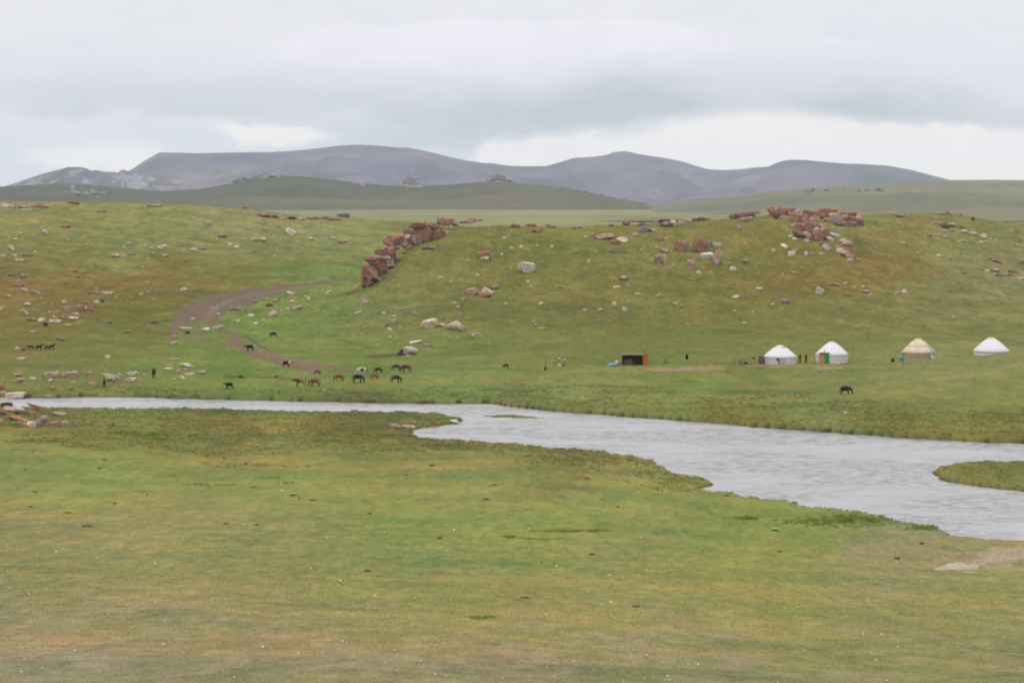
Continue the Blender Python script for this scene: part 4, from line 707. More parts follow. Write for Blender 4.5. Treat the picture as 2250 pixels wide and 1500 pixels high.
outcrop('thin dark rock rim along the descending far ridge', FG, 750, 300, 3, "1390 345 40 14 g;1430 352 50 18 g;1540 354 60 14 g;1600 362 50 16 g;1640 375 40 14 g;1700 385 44 12 g", fn=MID_FN, rng_=(4250, 5400), hi=False)
outcrop('dark rocks on the distant right-hand hill', FG, 1500, 300, 3, "830 362 50 24 g;860 350 24 16 g;950 352 36 18 g;1070 356 30 10 g;1170 358 40 12 g;1215 354 40 14 g;1290 352 40 26 g;1320 358 24 16 g", fn=RGT_FN, rng_=(1900, 5600), hi=False)
# ------------------------------------------------------------------ plain materials
def flat_mat(name, rgb, k=1.0, var=.15, scale=2.0, spec=0.0, rough=.6):
    m = bpy.data.materials.new(name); m.use_nodes = True; nt = m.node_tree; nt.nodes.clear(); g = G(nt)
    tc = g.n('ShaderNodeTexCoord'); c = seen(*rgb, k); n = g.noise(tc.outputs['Object'], scale, 4, .6)
    col = g.mix(n, tuple(v*(1-var) for v in c), tuple(min(v*(1+var), .88) for v in c))
    pr = g.n('ShaderNodeBsdfPrincipled'); nt.links.new(col, pr.inputs['Base Color']); pr.inputs['Roughness'].default_value = rough; pr.inputs['Specular IOR Level'].default_value = spec
    o = g.n('ShaderNodeOutputMaterial'); nt.links.new(pr.outputs[0], o.inputs[0]); return m
def coat_mat(name, c1, c2=None, patches=None, scale=1.6, thr=.5, spot=None):
    m = bpy.data.materials.new(name); m.use_nodes = True; nt = m.node_tree; nt.nodes.clear(); g = G(nt)
    tc = g.n('ShaderNodeTexCoord'); P_ = tc.outputs['Object']; a = seen(*c1, 1.0); b = seen(*(c2 or c1), 1.0)
    sp = g.n('ShaderNodeSeparateXYZ'); nt.links.new(P_, sp.inputs[0])
    col = g.mix(g.ramp(sp.outputs[0], -.4, .5), b, a)
    if patches:
        if spot:
            dd = g.n('ShaderNodeVectorMath', operation='DISTANCE'); nt.links.new(P_, dd.inputs[0]); dd.inputs[1].default_value = spot[:3]
            f_ = g.ramp(g.m('ADD', dd.outputs['Value'], g.m('MULTIPLY', g.noise(P_, 4.0, 2, .5), .2)), spot[3], spot[3]+.06, 1.0, 0.0)
        else: f_ = g.ramp(g.noise(P_, scale, 2, .5), thr-.02, thr+.02)
        col = g.mix(f_, col, seen(*patches))
    col = g.mix(g.m('MULTIPLY', g.noise(P_, 9.0, 3, .6), .3), col, tuple(v*.5 for v in a))
    pr = g.n('ShaderNodeBsdfPrincipled'); nt.links.new(col, pr.inputs['Base Color']); pr.inputs['Roughness'].default_value = .7; pr.inputs['Specular IOR Level'].default_value = .15
    o = g.n('ShaderNodeOutputMaterial'); nt.links.new(pr.outputs[0], o.inputs[0]); return m
# ------------------------------------------------------------------ skinned bodies
def skinned(verts, edges, radii, root=0, sub=1):
    me = bpy.data.meshes.new('skin'); me.from_pydata([Vector(v) for v in verts], edges, []); me.update()
    o = bpy.data.objects.new('skin', me); COL.objects.link(o)
    md = o.modifiers.new('s', 'SKIN'); md.use_smooth_shade = True
    sv = me.skin_vertices[0].data
    for i, r in enumerate(radii): sv[i].radius = r if isinstance(r, tuple) else (r, r); sv[i].use_root = (i == root)
    if sub: o.modifiers.new('u', 'SUBSURF').levels = sub
    dg = bpy.context.evaluated_depsgraph_get(); dg.update(); out = bpy.data.meshes.new_from_object(o.evaluated_get(dg))
    bpy.data.objects.remove(o); bpy.data.meshes.remove(me)
    out.polygons.foreach_set('use_smooth', [True]*len(out.polygons)); return out
class Sk:
    def __init__(s): s.v = []; s.e = []; s.r = []
    def chain(s, pts, start=None):
        p = start
        for x, y, z, r in pts:
            s.v.append((x, y, z)); s.r.append(r); i = len(s.v)-1
            if p is not None: s.e.append((p, i))
            p = i
        return p
    def mesh(s, root=0, sub=1): return skinned(s.v, s.e, s.r, root, sub)
def tube_mesh(name, pts, n=6, cap=True):
    """tapered tube through (x, y, z, r)"""
    V = []; Fs = []; m = len(pts)
    for i, (x, y, z, r) in enumerate(pts):
        a = Vector(pts[max(i-1, 0)][:3]); b = Vector(pts[min(i+1, m-1)][:3]); t = (b-a).normalized()
        u = t.cross(Vector((0, 0, 1)) if abs(t.z) < .9 else Vector((1, 0, 0))).normalized(); w = t.cross(u)
        for k in range(n):
            an = 2*math.pi*k/n; V.append(Vector((x, y, z))+u*math.cos(an)*r+w*math.sin(an)*r)
    for i in range(m-1):
        for k in range(n): Fs.append((i*n+k, i*n+(k+1) % n, (i+1)*n+(k+1) % n, (i+1)*n+k))
    if cap: Fs += [tuple(reversed(range(n))), tuple(range((m-1)*n, m*n))]
    me = bpy.data.meshes.new(name); me.from_pydata(V, [], Fs); me.update(); me.polygons.foreach_set('use_smooth', [True]*len(me.polygons)); return me
def horse_parts(pose, cow=False, step=0.0):
    """pose: graze, stand, low. faces +x. returns dict of meshes"""
    s = Sk(); H = 1.42 if not cow else 1.30; fat = 1.0 if not cow else 1.08
    bz = H-.30 if not cow else H-.34
    mid = s.chain([(0, 0, bz-.04, (.34*fat, .38*fat))])
    ch = s.chain([(.30, 0, bz-.01, (.33*fat, .37*fat)), (.52, 0, bz+.03, (.28, .34))], mid)
    rm = s.chain([(-.30, 0, bz+.0, (.34*fat, .36*fat)), (-.58, 0, bz+.03, (.31, .31)), (-.76, 0, bz+.0, (.19, .21))], mid)
    rump = rm-1; 
    if pose == 'graze': neck = [(.78, 0, bz-.02, (0.156, 0.221)), (.98, 0, bz-.32, (0.117, 0.169)), (1.12, 0, bz-.62, (0.111, 0.143)), (1.10, 0, bz-.84, (0.091, 0.117)), (1.04, 0, bz-1.02, (0.072, 0.078))]
    elif pose == 'low': neck = [(.80, 0, bz+.10, (0.156, 0.221)), (1.02, 0, bz+.10, (0.117, 0.169)), (1.20, 0, bz+.06, (0.117, 0.156)), (1.36, 0, bz-.10, (0.091, 0.104)), (1.46, 0, bz-.22, (0.072, 0.078))]
    else: neck = [(.74, 0, bz+.26, (0.156, 0.221)), (.92, 0, bz+.48, (0.117, 0.169)), (1.02, 0, bz+.64, (0.117, 0.143)), (1.20, 0, bz+.50, (0.091, 0.104)), (1.32, 0, bz+.38, (0.072, 0.078))]
    if cow:
        if pose == 'graze': neck = [(.80, 0, bz+.02, (0.182, 0.247)), (1.0, 0, bz-.22, (0.143, 0.195)), (1.12, 0, bz-.46, (0.143, 0.169)), (1.14, 0, bz-.66, (0.104, 0.130)), (1.12, 0, bz-.82, (0.085, 0.091))]
        else: neck = [(.78, 0, bz+.10, (0.182, 0.247)), (.98, 0, bz+.14, (0.143, 0.195)), (1.12, 0, bz+.16, (0.143, 0.169)), (1.28, 0, bz+.02, (0.104, 0.130)), (1.38, 0, bz-.08, (0.085, 0.091))]
    s.chain(neck, ch)
    l1, l2 = step*.18, -step*.16
    for sy, d in ((.15, l1), (-.15, l2)):
        s.chain([(.50, sy, bz-.24, (.14, .17)), (.50+d*.5, sy, bz-.48, .10), (.50+d, sy*1.02, bz-.80 if not cow else bz-.72, .065), (.52+d, sy, .08, .062), (.56+d, sy, .01, .07)], ch)
    for sy, d in ((.15, -l1), (-.15, -l2)):
        s.chain([(-.55, sy, bz-.22, (.17, .21)), (-.50+d*.4, sy, bz-.44, .13), (-.70+d, sy, bz-.66, .08), (-.66+d, sy, .14, .06), (-.62+d, sy, .01, .07)], rump)
    P_ = {'body': s.mesh(0, 1)}
    tz = bz+.16
    P_['tail'] = tube_mesh('tail', [(-.80, 0, tz-.06, .04), (-.90, 0, tz-.18, .055 if not cow else .03), (-.93, 0, tz-.48, .07 if not cow else .022), (-.90, 0, tz-.80, .05 if not cow else .05), (-.88, 0, tz-.95, .015)], 6)
    hd = Vector(neck[2][:3]); nb = [Vector(n[:3]) for n in neck[:3]]
    if not cow:
        up = Vector((-.10, 0, .12)) if pose != 'graze' else Vector((.10, 0, .10))
        pts = [(.50, 0, bz+.30, .035)]+[(n.x+up.x, 0, n.z+up.z*1.1, .045) for n in nb]
        P_['mane'] = tube_mesh('mane', pts, 5)
        P_['ear'] = [tube_mesh('ear', [(hd.x-.02, sy, hd.z+.08, .03), (hd.x-.04, sy*1.2, hd.z+.22, .006)], 5) for sy in (.05, -.05)]
    else:
        P_['horn'] = [tube_mesh('horn', [(hd.x, sy*.6, hd.z+.09, .028), (hd.x+.02, sy*1.9, hd.z+.14, .022), (hd.x+.06, sy*2.1, hd.z+.27, .006)], 5) for sy in (.10, -.10)]
        P_['ear'] = [tube_mesh('ear', [(hd.x-.01, sy*.8, hd.z+.03, .035), (hd.x-.03, sy*2.3, hd.z+.03, .012)], 5) for sy in (.09, -.09)]
    return P_
PROTO = {}
def proto(pose, cow, step):
    k = (pose, cow, step)
    if k not in PROTO: PROTO[k] = horse_parts(*k)
    return PROTO[k]
def with_mat(me, mat):
    m2 = me.copy(); m2.materials.clear(); m2.materials.append(mat); return m2
def animal(kind, px, py, heading, pose, coat, label, hair=None, step=0.0, scale=1.0, group=None, squash=None, leg=None):
    """feet at the photo spot; heading in degrees, 0 = facing right in the picture, 180 = left, 90 = away"""
    X, Y, Zg = ground_at(px, py); cow = kind != 'horse'
    t = empty(kind, (X, Y, Zg-.03), math.radians(heading), scale); tag(t, label, kind, group)
    pr = proto(pose, cow, step)
    link('body', with_mat(pr['body'], coat), None, t)
    hair = hair or coat
    link('tail', with_mat(pr['tail'], hair), None, t)
    if not cow: link('mane', with_mat(pr['mane'], hair), None, t)
    for e_ in pr['ear']: link('ear', with_mat(e_, coat), None, t)
    for h_ in pr.get('horn', []): link('horn', with_mat(h_, M_HORN), None, t)
    if squash: t.scale = squash
    return t
M_HORN = flat_mat('horn', (150, 140, 120))
K_BLACK = coat_mat('black_coat', (48, 48, 50)); K_DARK = coat_mat('dark_brown_coat', (92, 66, 52), (108, 78, 58)); K_BAY = coat_mat('bay_coat', (138, 88, 56), (146, 92, 54)); K_CHEST = coat_mat('chestnut_coat', (152, 94, 62), (158, 100, 64))
K_CH2 = coat_mat('light_chestnut_coat', (168, 104, 64), (172, 110, 70)); K_ROAN = coat_mat('roan_coat', (92, 64, 52), (182, 142, 122)); K_PIE = coat_mat('piebald_coat', (236, 232, 220), (240, 236, 224), (30, 30, 32), spot=(-.05, .25, 1.10, .42))
K_BW = coat_mat('black_cow_with_white_coat', (36, 36, 38), (34, 34, 36), (230, 228, 222), spot=(.75, 0, 1.0, .46)); K_BAYB = coat_mat('bay_with_dark_front_coat', (84, 58, 46), (150, 88, 46)); K_BROWN = coat_mat('brown_calf_coat', (110, 72, 44))
HB = coat_mat('black_hair', (28, 27, 27)); HP = coat_mat('pale_hair', (190, 170, 150)); HCn = coat_mat('chestnut_hair', (110, 62, 38))
HG = 'horses grazing by the river'; CG = 'cattle on the pasture'; DG = 'dark horses standing on the left slope'
animal('horse', 786, 841, 0, 'graze', K_BLACK, 'black horse grazing right in front of the white piebald horse', HB, .3, .95, HG)
animal('horse', 795, 824, 188, 'graze', K_PIE, 'white horse with black flank patch, grazing behind the black one', HB, .0, .92, HG)
animal('horse', 869, 841, 0, 'graze', K_DARK, 'dark brown horse grazing, front and rightmost of the herd', HB, .3, .88, HG)
animal('horse', 893, 818, 176, 'graze', K_BAYB, 'bay horse with dark neck grazing at the right of the herd', HB, .3, .92, HG)
animal('horse', 871, 814, 200, 'graze', K_DARK, 'small dark brown horse grazing just left of the bay', HB, .2, .74, HG)
animal('horse', 832, 820, 195, 'graze', K_DARK, 'brown horse grazing above a small chestnut', HB, .2, .72, HG)
animal('horse', 823, 834, 205, 'graze', K_CH2, 'small chestnut horse grazing between the two dark ones', HCn, .2, .68, HG)
animal('horse', 745, 837, 198, 'graze', K_CHEST, 'chestnut horse grazing alone at the middle of the herd', HCn, .2, .82, HG)
animal('horse', 698, 823, 200, 'graze', K_BAY, 'small bay foal grazing where the dirt track ends', HB, .2, .58, HG)
animal('horse', 660, 850, 180, 'low', K_ROAN, 'roan horse with dark head and pale rump, leftmost of herd', HB, .3, .93, HG)
animal('horse', 692, 849, 180, 'graze', K_CHEST, 'chestnut horse grazing right behind the roan one', HCn, .6, .90, HG)
animal('horse', 113, 768, 0, 'stand', K_BLACK, 'black horse, rightmost of the row on the left slope', HB, .6, .66, DG)
animal('horse', 105, 769, 180, 'graze', K_DARK, 'dark brown horse grazing beside the rightmost black one', HB, .2, .60, DG)
animal('horse', 86, 770, 0, 'stand', K_BLACK, 'black horse with raised head left of the gap in the row', HB, .6, .72, DG)
animal('horse', 68, 769, 180, 'low', K_DARK, 'dark brown horse, leftmost standing in the row', HB, .4, .66, DG)
animal('horse', 338, 830, 88, 'low', K_BLACK, 'black horse seen from behind among the riverside boulders', HB, .2, 1.05, None, (1.05, .72, 1.05))
animal('horse', 229, 850, 96, 'low', K_DARK, 'brown horse seen from behind below the big cream boulder', HB, .2, .86, None, (.86, .66, .86))
animal('cow', 1857, 866, -8, 'graze', K_BLACK, 'black cow grazing alone on the meadow below the yurts', HB, .2, .98, CG)
animal('cow', 629, 806, 0, 'stand', K_BW, 'black cow with white face and chest standing on the track', HB, .2, .82, CG)
animal('cow', 549, 770, 180, 'stand', K_BLACK, 'black cow walking left across the dirt track', HB, .6, .86, CG)
animal('cow', 601, 740, 184, 'graze', K_BLACK, 'black cow grazing alone in the green hollow', HB, .2, .76, CG)
animal('cow', 412, 735, 215, 'graze', K_BLACK, 'black calf below the flat white stone by the track', HB, .4, .55, CG)
animal('cow', 504, 853, 180, 'stand', K_BLACK, 'black cow standing closest to the river', HB, .4, .74, CG)
animal('cow', 1112, 808, 206, 'graze', K_DARK, 'dark calf grazing alone between herd and camp', HB, .2, .56, CG)
animal('cow', 100, 718, 150, 'low', K_BLACK, 'black cow between two pale boulders on the left slope', HB, .0, .66, CG)
animal('cow', 51, 772, 20, 'low', K_BROWN, 'small brown calf left of the dark horses', HB, .0, .42, CG)
# ------------------------------------------------------------------ people
K_SKIN = flat_mat('skin', (170, 120, 95)); K_MAR = flat_mat('maroon_cloth', (112, 40, 42)); K_DKC = flat_mat('dark_cloth', (44, 46, 52)); K_OLV = flat_mat('olive_cloth', (70, 72, 50)); K_NAVY = flat_mat('navy_cloth', (48, 50, 88)); K_WHC = flat_mat('white_cloth', (226, 224, 220)); K_HAIR = flat_mat('dark_hair', (30, 26, 24))
def person(px, py, heading, top, legs, label, bend=0.0, scale=1.0, hat=None, skirt=False):
    X, Y, Zg = ground_at(px, py); t = empty('person', (X, Y, Zg-.02), math.radians(heading), scale); tag(t, label, 'person')
    b = math.radians(bend)
    def up(d, y=0, fx=0): return (math.sin(b)*d+math.cos(b)*fx, y, .95+math.cos(b)*d-math.sin(b)*fx)
    s = Sk(); r0 = s.chain([(0, 0, .95, (.13, .10)), up(.25)+((.13, .10),), up(.45)+((.15, .11),), up(.56)+(.055,), up(.64, 0, .02)+((.075, .085),), up(.76, 0, .02)+((.075, .085),)])
    s.chain([up(.46, .19)+(.05,), up(.22, .26, .10)+(.042,), up(.05, .24, .28)+(.034,), up(.0, .23, .36)+(.03,)], 2); s.chain([up(.46, -.19)+(.05,), up(.20, -.26, .02)+(.042,), up(-.02, -.24, .14)+(.034,), up(-.10, -.23, .18)+(.03,)], 2)
    s.chain([(.02, .09, .85, .085), (.04, .10, .48, .06), (.0, .10, .09, .045), (.12, .11, .03, .04)], 0); s.chain([(-.02, -.09, .85, .085), (.0, -.10, .48, .06), (-.05, -.10, .09, .045), (.07, -.11, .03, .04)], 0)
    link('body', with_mat(s.mesh(0, 1), K_SKIN), None, t)
    s = Sk(); s.chain([(0, 0, .86, (.17, .14)), up(.22)+((.17, .14),), up(.45)+((.18, .13),), up(.53)+((.08, .08),)])
    s.chain([up(.46, .20)+(.07,), up(.22, .27, .10)+(.06,), up(.06, .24, .27)+(.05,)], 2); s.chain([up(.46, -.20)+(.07,), up(.20, -.27, .02)+(.06,), up(-.01, -.24, .13)+(.05,)], 2)
    link('jacket', with_mat(s.mesh(0, 1), top), None, t)
    if skirt: link('skirt', with_mat(tube_mesh('skirt', [(0, 0, .98, .15), (0, 0, .6, .20), (0, 0, .18, .27)], 12), legs), None, t)
    else:
        s = Sk(); s.chain([(0, 0, .93, (.15, .13))]); s.chain([(.02, .10, .80, .105), (.04, .11, .46, .08), (.0, .11, .14, .065)], 0); s.chain([(-.02, -.10, .80, .105), (.0, -.11, .46, .08), (-.05, -.11, .14, .065)], 0)
        link('trousers', with_mat(s.mesh(0, 1), legs), None, t)
    hx = up(.76, 0, .0)
    s = Sk(); s.chain([(hx[0]-.02, 0, hx[2]-.02, (.085, .09)), (hx[0]-.01, 0, hx[2]+.05, (.085, .09))]); link('hair' if hat is None else 'hat', with_mat(s.mesh(0, 1), hat or K_HAIR), None, t)
    return t
person(1712, 801, 150, K_DKC, K_MAR, 'person in dark top and maroon trousers stooping before the ribbed yurt', 75, 1.0, K_DKC)
person(1758, 798, -100, K_MAR, K_OLV, 'person in maroon coat standing right of the ribbed-roof yurt', 4, 1.0, None)
person(1771, 798, -60, K_OLV, K_DKC, 'person in dark clothes standing between the two white yurts', 4, 1.0, None)
person(1655, 799, -30, K_NAVY, K_WHC, 'person in navy top and pale trousers left of the carpet', 12, .85, K_DKC)
# ------------------------------------------------------------------ yurts
Y_WHITE = flat_mat('white_canvas', (250, 250, 250), 1.0, .05); Y_WALL = flat_mat('white_wall_canvas', (252, 252, 254), 1.0, .06); Y_TAN = flat_mat('weathered_felt', (224, 208, 180), 1.2, .22, 1.2); Y_TANW = flat_mat('weathered_wall_felt', (186, 164, 136), 1.2, .2, 1.4)
Y_BAND = flat_mat('grey_band', (205, 205, 208)); Y_GREEN = flat_mat('green_paint', (50, 160, 60), 1.2, .1); Y_WOOD = flat_mat('plywood', (198, 146, 98), 1.3, .15); Y_RED = flat_mat('red_band', (236, 170, 158)); Y_GLASSY = flat_mat('grey_blue_tarpaulin', (176, 184, 188), 1.1, .12); Y_DKW = flat_mat('dark_wood', (96, 70, 50)); Y_ROPE = flat_mat('rope', (170, 160, 140)); Y_PINK = flat_mat('pinkish_felt', (214, 190, 190))
def lathe(name, prof, n=40, wave=0.0, wn=24, a0=0, a1=2*math.pi, thick=None):
    V = []; Fs = []; full = abs(a1-a0-2*math.pi) < 1e-6; m = n if full else n+1
    for r, z in prof:
        for k in range(m):
            an = a0+(a1-a0)*k/n; rr = r*(1+wave*math.cos(an*wn)); V.append((rr*math.cos(an), rr*math.sin(an), z))
    for i in range(len(prof)-1):
        for k in range(n):
            k2 = (k+1) % m if full else k+1; Fs.append((i*m+k, i*m+k2, (i+1)*m+k2, (i+1)*m+k))
    me = bpy.data.meshes.new(name); me.from_pydata(V, [], Fs); me.update(); me.polygons.foreach_set('use_smooth', [True]*len(me.polygons)); return me
def box(name, sx, sy, sz, loc=(0, 0, 0), bev=0.02):
    bm = bmesh.new(); bmesh.ops.create_cube(bm, size=1.0); bmesh.ops.scale(bm, vec=(sx, sy, sz), verts=bm.verts); bmesh.ops.translate(bm, vec=loc, verts=bm.verts)
    if bev: bmesh.ops.bevel(bm, geom=list(bm.edges), offset=min(bev, sx*.3, sy*.3, sz*.3), segments=1, affect='EDGES')
    me = bpy.data.meshes.new(name); bm.to_mesh(me); bm.free(); return me
def pt(name, me, mat, parent, loc=(0, 0, 0), rot=(0, 0, 0)):
    me.materials.append(mat); o = link(name, me, None, parent); o.location = loc; o.rotation_euler = rot; return o
def yurt(px, py, w, hw, ht, label, roof, wall, ribs=0.0, crown=None, bands=True, yf=None):
    """px, py: centre of the foot; w: width in px; hw: wall height, ht: total height in px"""
    k = 445/F; R = w/2*k; X, Y, Zg = ground_at(px, py)
    if yf: Y = yf; Zg = zz(Y, py)
    Y += R; X = (px-PX0)/F*Y; k = Y/F; R = w/2*k; Hw, Ht = hw*k, ht*k
    zg = min(float(terrain(np.array([X+dx]), np.array([Y-R]))[0]) for dx in (-R, 0, R)); zg = Zg if yf else min(zg, Zg)
    t = empty('yurt', (X, Y, zg-.05)); tag(t, label, 'yurt', 'yurts of the camp')
    pt('wall', lathe('wall', [(R*1.0, -.4), (R*1.0, .0), (R*1.015, Hw*.5), (R*.995, Hw)], 48, .004, 17), wall, t)
    c = R*.24
    pt('roof', lathe('roof', [(R*1.03, Hw-.10), (R*1.04, Hw+.02), (R*.87, Hw+(Ht-Hw)*.22), (R*.64, Hw+(Ht-Hw)*.50), (R*.42, Hw+(Ht-Hw)*.75), (c, Hw+(Ht-Hw)*.88)], 72, ribs, 24), roof, t)
    pt('crown_cover', lathe('crown_cover', [(c*1.18, Hw+(Ht-Hw)*.80), (c*1.12, Hw+(Ht-Hw)*.88), (c*.88, Hw+(Ht-Hw)*.955), (c*.5, Ht-.03), (.001, Ht+.02)], 24), crown or roof, t)
    if bands:
        for q, z in enumerate((Hw*.36, Hw*.66, Hw*.93)): pt('girth_band', lathe('girth_band', [(R*1.022, z-.05), (R*1.032, z), (R*1.022, z+.05)], 48), Y_BAND, t)
    return t, R, Hw, Ht, X, Y
t, R, Hw, Ht, X, Y = yurt(1714, 801, 71, 17, 42, 'white yurt with ribbed roof and pinkish crown, leftmost of four', Y_WHITE, Y_WALL, .012, None)
pt('crown_patch', lathe('crown_patch', [(R*.44, Hw+(Ht-Hw)*.72), (R*.30, Hw+(Ht-Hw)*.875), (R*.12, Ht*.995)], 10, 0, 1, -1.3, -.1), Y_RED, t)
pt('door', box('door', .75, .06, 1.25, (0, 0, 0)), Y_PINK, t, (R*.02, -R*1.0-.02, Hw*.5-.03))
pt('door_frame', box('door_frame', .10, .10, 1.35), Y_BAND, t, (R*.02+.44, -R*1.0-.02, Hw*.5)); pt('door_frame', box('door_frame', .10, .10, 1.35), Y_BAND, t, (R*.02-.44, -R*1.0-.02, Hw*.5))
for an in (-2.5, -2.1, -1.75, -1.35, -.95, -.6):
    ca, sa = math.cos(an), math.sin(an); pt('rope', tube_mesh('rope', [(R*1.06*ca, R*1.06*sa, Hw-.08, .022), (R*.64*ca, R*.64*sa, Hw+(Ht-Hw)*.47, .022), (R*.27*ca, R*.27*sa, Hw+(Ht-Hw)*.88, .022)], 5), Y_ROPE, t)
t, R, Hw, Ht, X, Y = yurt(1828, 798, 70, 19, 46, 'white yurt with green door leaf and plywood door panel', Y_WHITE, Y_WALL, .0, None)
dx = (1803-1828)*Y/F
gd = pt('door', box('door', 1.02, .08, 2.05), Y_WOOD, t, (dx-.05, -R*.82, .88), (0, 0, -.35)); 
gl = pt('door_leaf', box('door_leaf', .82, .07, 2.0), Y_GREEN, t, (dx+.86, -R*.98, .92), (0, 0, .12))
pt('lintel', box('lintel', 1.9, .14, .14), Y_DKW, t, (dx+.32, -R*.93, Hw+.34), (0, 0, -.1)); pt('doorstep', box('doorstep', 1.4, .6, .12), Y_WOOD, t, (dx, -R*.98-.2, -.06))
pt('roof_flap', box('roof_flap', .16, .05, .5), Y_ROPE, t, (dx+.45, -R*.66, Hw+(Ht-Hw)*.30), (-.6, 0, 0))
for an in (-1.9, -1.2, -.6): ca, sa = math.cos(an), math.sin(an); pt('rope', tube_mesh('rope', [(R*1.06*ca, R*1.06*sa, Hw-.08, .018), (R*.64*ca, R*.64*sa, Hw+(Ht-Hw)*.47, .018), (R*.27*ca, R*.27*sa, Hw+(Ht-Hw)*.88, .018)], 5), Y_ROPE, t)
t, R, Hw, Ht, X, Y = yurt(2018, 795, 70, 21, 50, 'weathered tan felt yurt with grey-blue sheet on its right side', Y_TAN, Y_TANW, .014, flat_mat('pale_felt', (226, 210, 180), 1.15, .1), False, 451)
pt('tarpaulin', lathe('tarpaulin', [(R*1.09, .25), (R*1.10, Hw*.6), (R*1.10, Hw+.05), (R*.92, Hw+(Ht-Hw)*.20), (R*.68, Hw+(Ht-Hw)*.46), (R*.44, Hw+(Ht-Hw)*.72)], 16, .01, 9, -.75, .6), Y_GLASSY, t)
pt('wall_drape', lathe('wall_drape', [(R*1.20, -.25), (R*1.10, Hw*.5), (R*1.05, Hw*.95)], 14, .012, 9, -.95, -.2), Y_TAN, t)
pt('wall_drape', lathe('wall_drape', [(R*1.03, .05), (R*1.05, Hw*.45), (R*1.06, Hw*.95)], 20, .02, 13, -2.6, -1.1), Y_TANW, t)
pt('girth_band', lathe('girth_band', [(R*1.07, Hw*.93), (R*1.085, Hw*.98), (R*1.07, Hw*1.03)], 48), Y_TAN, t); pt('roof_band', lathe('roof_band', [(R*.68, Hw+(Ht-Hw)*.44), (R*.69, Hw+(Ht-Hw)*.47), (R*.64, Hw+(Ht-Hw)*.50)], 48), Y_TANW, t)
pt('roof_flap', box('roof_flap', .16, .05, .45), Y_TANW, t, (-R*.38, -R*.56, Hw+(Ht-Hw)*.36), (-.6, 0, 0))
t, R, Hw, Ht, X, Y = yurt(2178, 798, 77, 26, 55, 'white yurt half hidden behind the grassy knoll, rightmost of four', Y_WHITE, Y_WALL, .0, flat_mat('cream_felt', (240, 236, 214), 1.0, .05), True, 460)
pt('door_frame', box('door_frame', .16, .12, 1.3), Y_DKW, t, (-R*.82, -R*.62, .45)); pt('doorway', box('doorway', .30, .08, 1.15), K_DKC, t, (-R*.74, -R*.72, .42))
pt('roof_flap', box('roof_flap', .16, .05, .45), Y_ROPE, t, (-R*.42, -R*.56, Hw+(Ht-Hw)*.33), (-.6, 0, 0))
# ------------------------------------------------------------------ things around the camp
def at(px, py, dy=0): X, Y, Zg = ground_at(px, py); return X, Y+dy, Zg
# open shed with boarded walls
X, Y, Zg = at(1390, 802); k = Y/F; w_ = 44*k; h_ = 22*k
t = empty('open_shed', (X, Y+1.0, Zg)); tag(t, 'dark open-fronted shed with a red-brown end wall', 'shed')
S_DARK = flat_mat('tarred_boards', (46, 42, 40)); S_RED = flat_mat('red_brown_boards', (190, 104, 74), 1.3); S_ROOF = flat_mat('weathered_roofing', (136, 138, 112)); S_BLK = flat_mat('dark_felt', (40, 40, 48))
for i in range(9): pt('plank', box('plank', w_/9-.02, .05, h_-.06), S_DARK, t, (-w_/2+w_/9*(i+.5), 1.6, h_/2))
for i in range(6): pt('plank', box('plank', .05, .42, h_-.05), S_DARK, t, (-w_/2, -.75+.45*i, h_/2))
for i in range(6): pt('plank', box('plank', .05, .42, h_-.05), S_DARK, t, (w_/2, -.75+.45*i, h_/2))
pt('roof', box('roof', w_+.5, 3.0, .12), S_ROOF, t, (-.05, .35, h_+.10), (.05, 0, 0))
for q in (-w_/2+.05, .1, w_/2-.05): pt('post', box('post', .12, .12, h_+.1), Y_DKW, t, (q, -1.0, h_/2))
e_ = empty('end_wall', (w_/2+.45, -.9, 0), math.radians(0)); e_.parent = t
for i in range(4): pt('plank', box('plank', .24, .05, h_+.12+.06*i), S_RED, e_, (-.38+.26*i, 0, (h_+.12+.06*i)/2), (0, 0, 0))
pt('straw_pile', rock_mesh('round', 901), flat_mat('brown_sacking', (140, 116, 98)), t, (-.85, .1, .45)).scale = (1.9, 1.1, 1.25)
pt('sack', rock_mesh('round', 903), flat_mat('dark_sacking', (84, 78, 80)), t, (.35, .0, .25)).scale = (.9, .7, .6)
for o in t.children:
    if o.name.startswith(('straw', 'sack')): o.material_slots[0].link = 'OBJECT'; o.material_slots[0].material = o.data.materials[-1]
def lump(name, px, py, wpx, hpx, mat, label, cat, seed, kind='round', dep=.8, tilt=0):
    X, Y, Zg = at(px, py); k = Y/F; me = rock_mesh(kind, seed, True); me.materials[0] = mat; me.polygons.foreach_set('use_smooth', [True]*len(me.polygons))
    o = link(name, me); o.location = (X, Y+wpx*k*dep*.3, Zg+hpx*k*.42); o.scale = (wpx*k, wpx*k*dep, hpx*k*1.2); o.rotation_euler = (0, math.radians(-tilt), 0); tag(o, label, cat); return o
BLUE = flat_mat('blue_plastic_sheet', (124, 164, 184), 1.2, .3, 4); BR_BLUE = flat_mat('bright_blue_plastic', (60, 160, 205), 1.25, .05)
lump('tarpaulin', 1346, 804, 26, 7, BLUE, 'crumpled blue tarpaulin on the grass left of the shed', 'tarpaulin', 911, 'ang', .7)
lump('sack', 1357, 800, 11, 8, K_WHC, 'full white sack against the shed, on the blue tarpaulin', 'sack', 912)
lump('boulder', 902, 780, 33, 19, RM['w'], 'rounded cream boulder propping up the dark lean-to', 'rock', 917, 'round', .8)
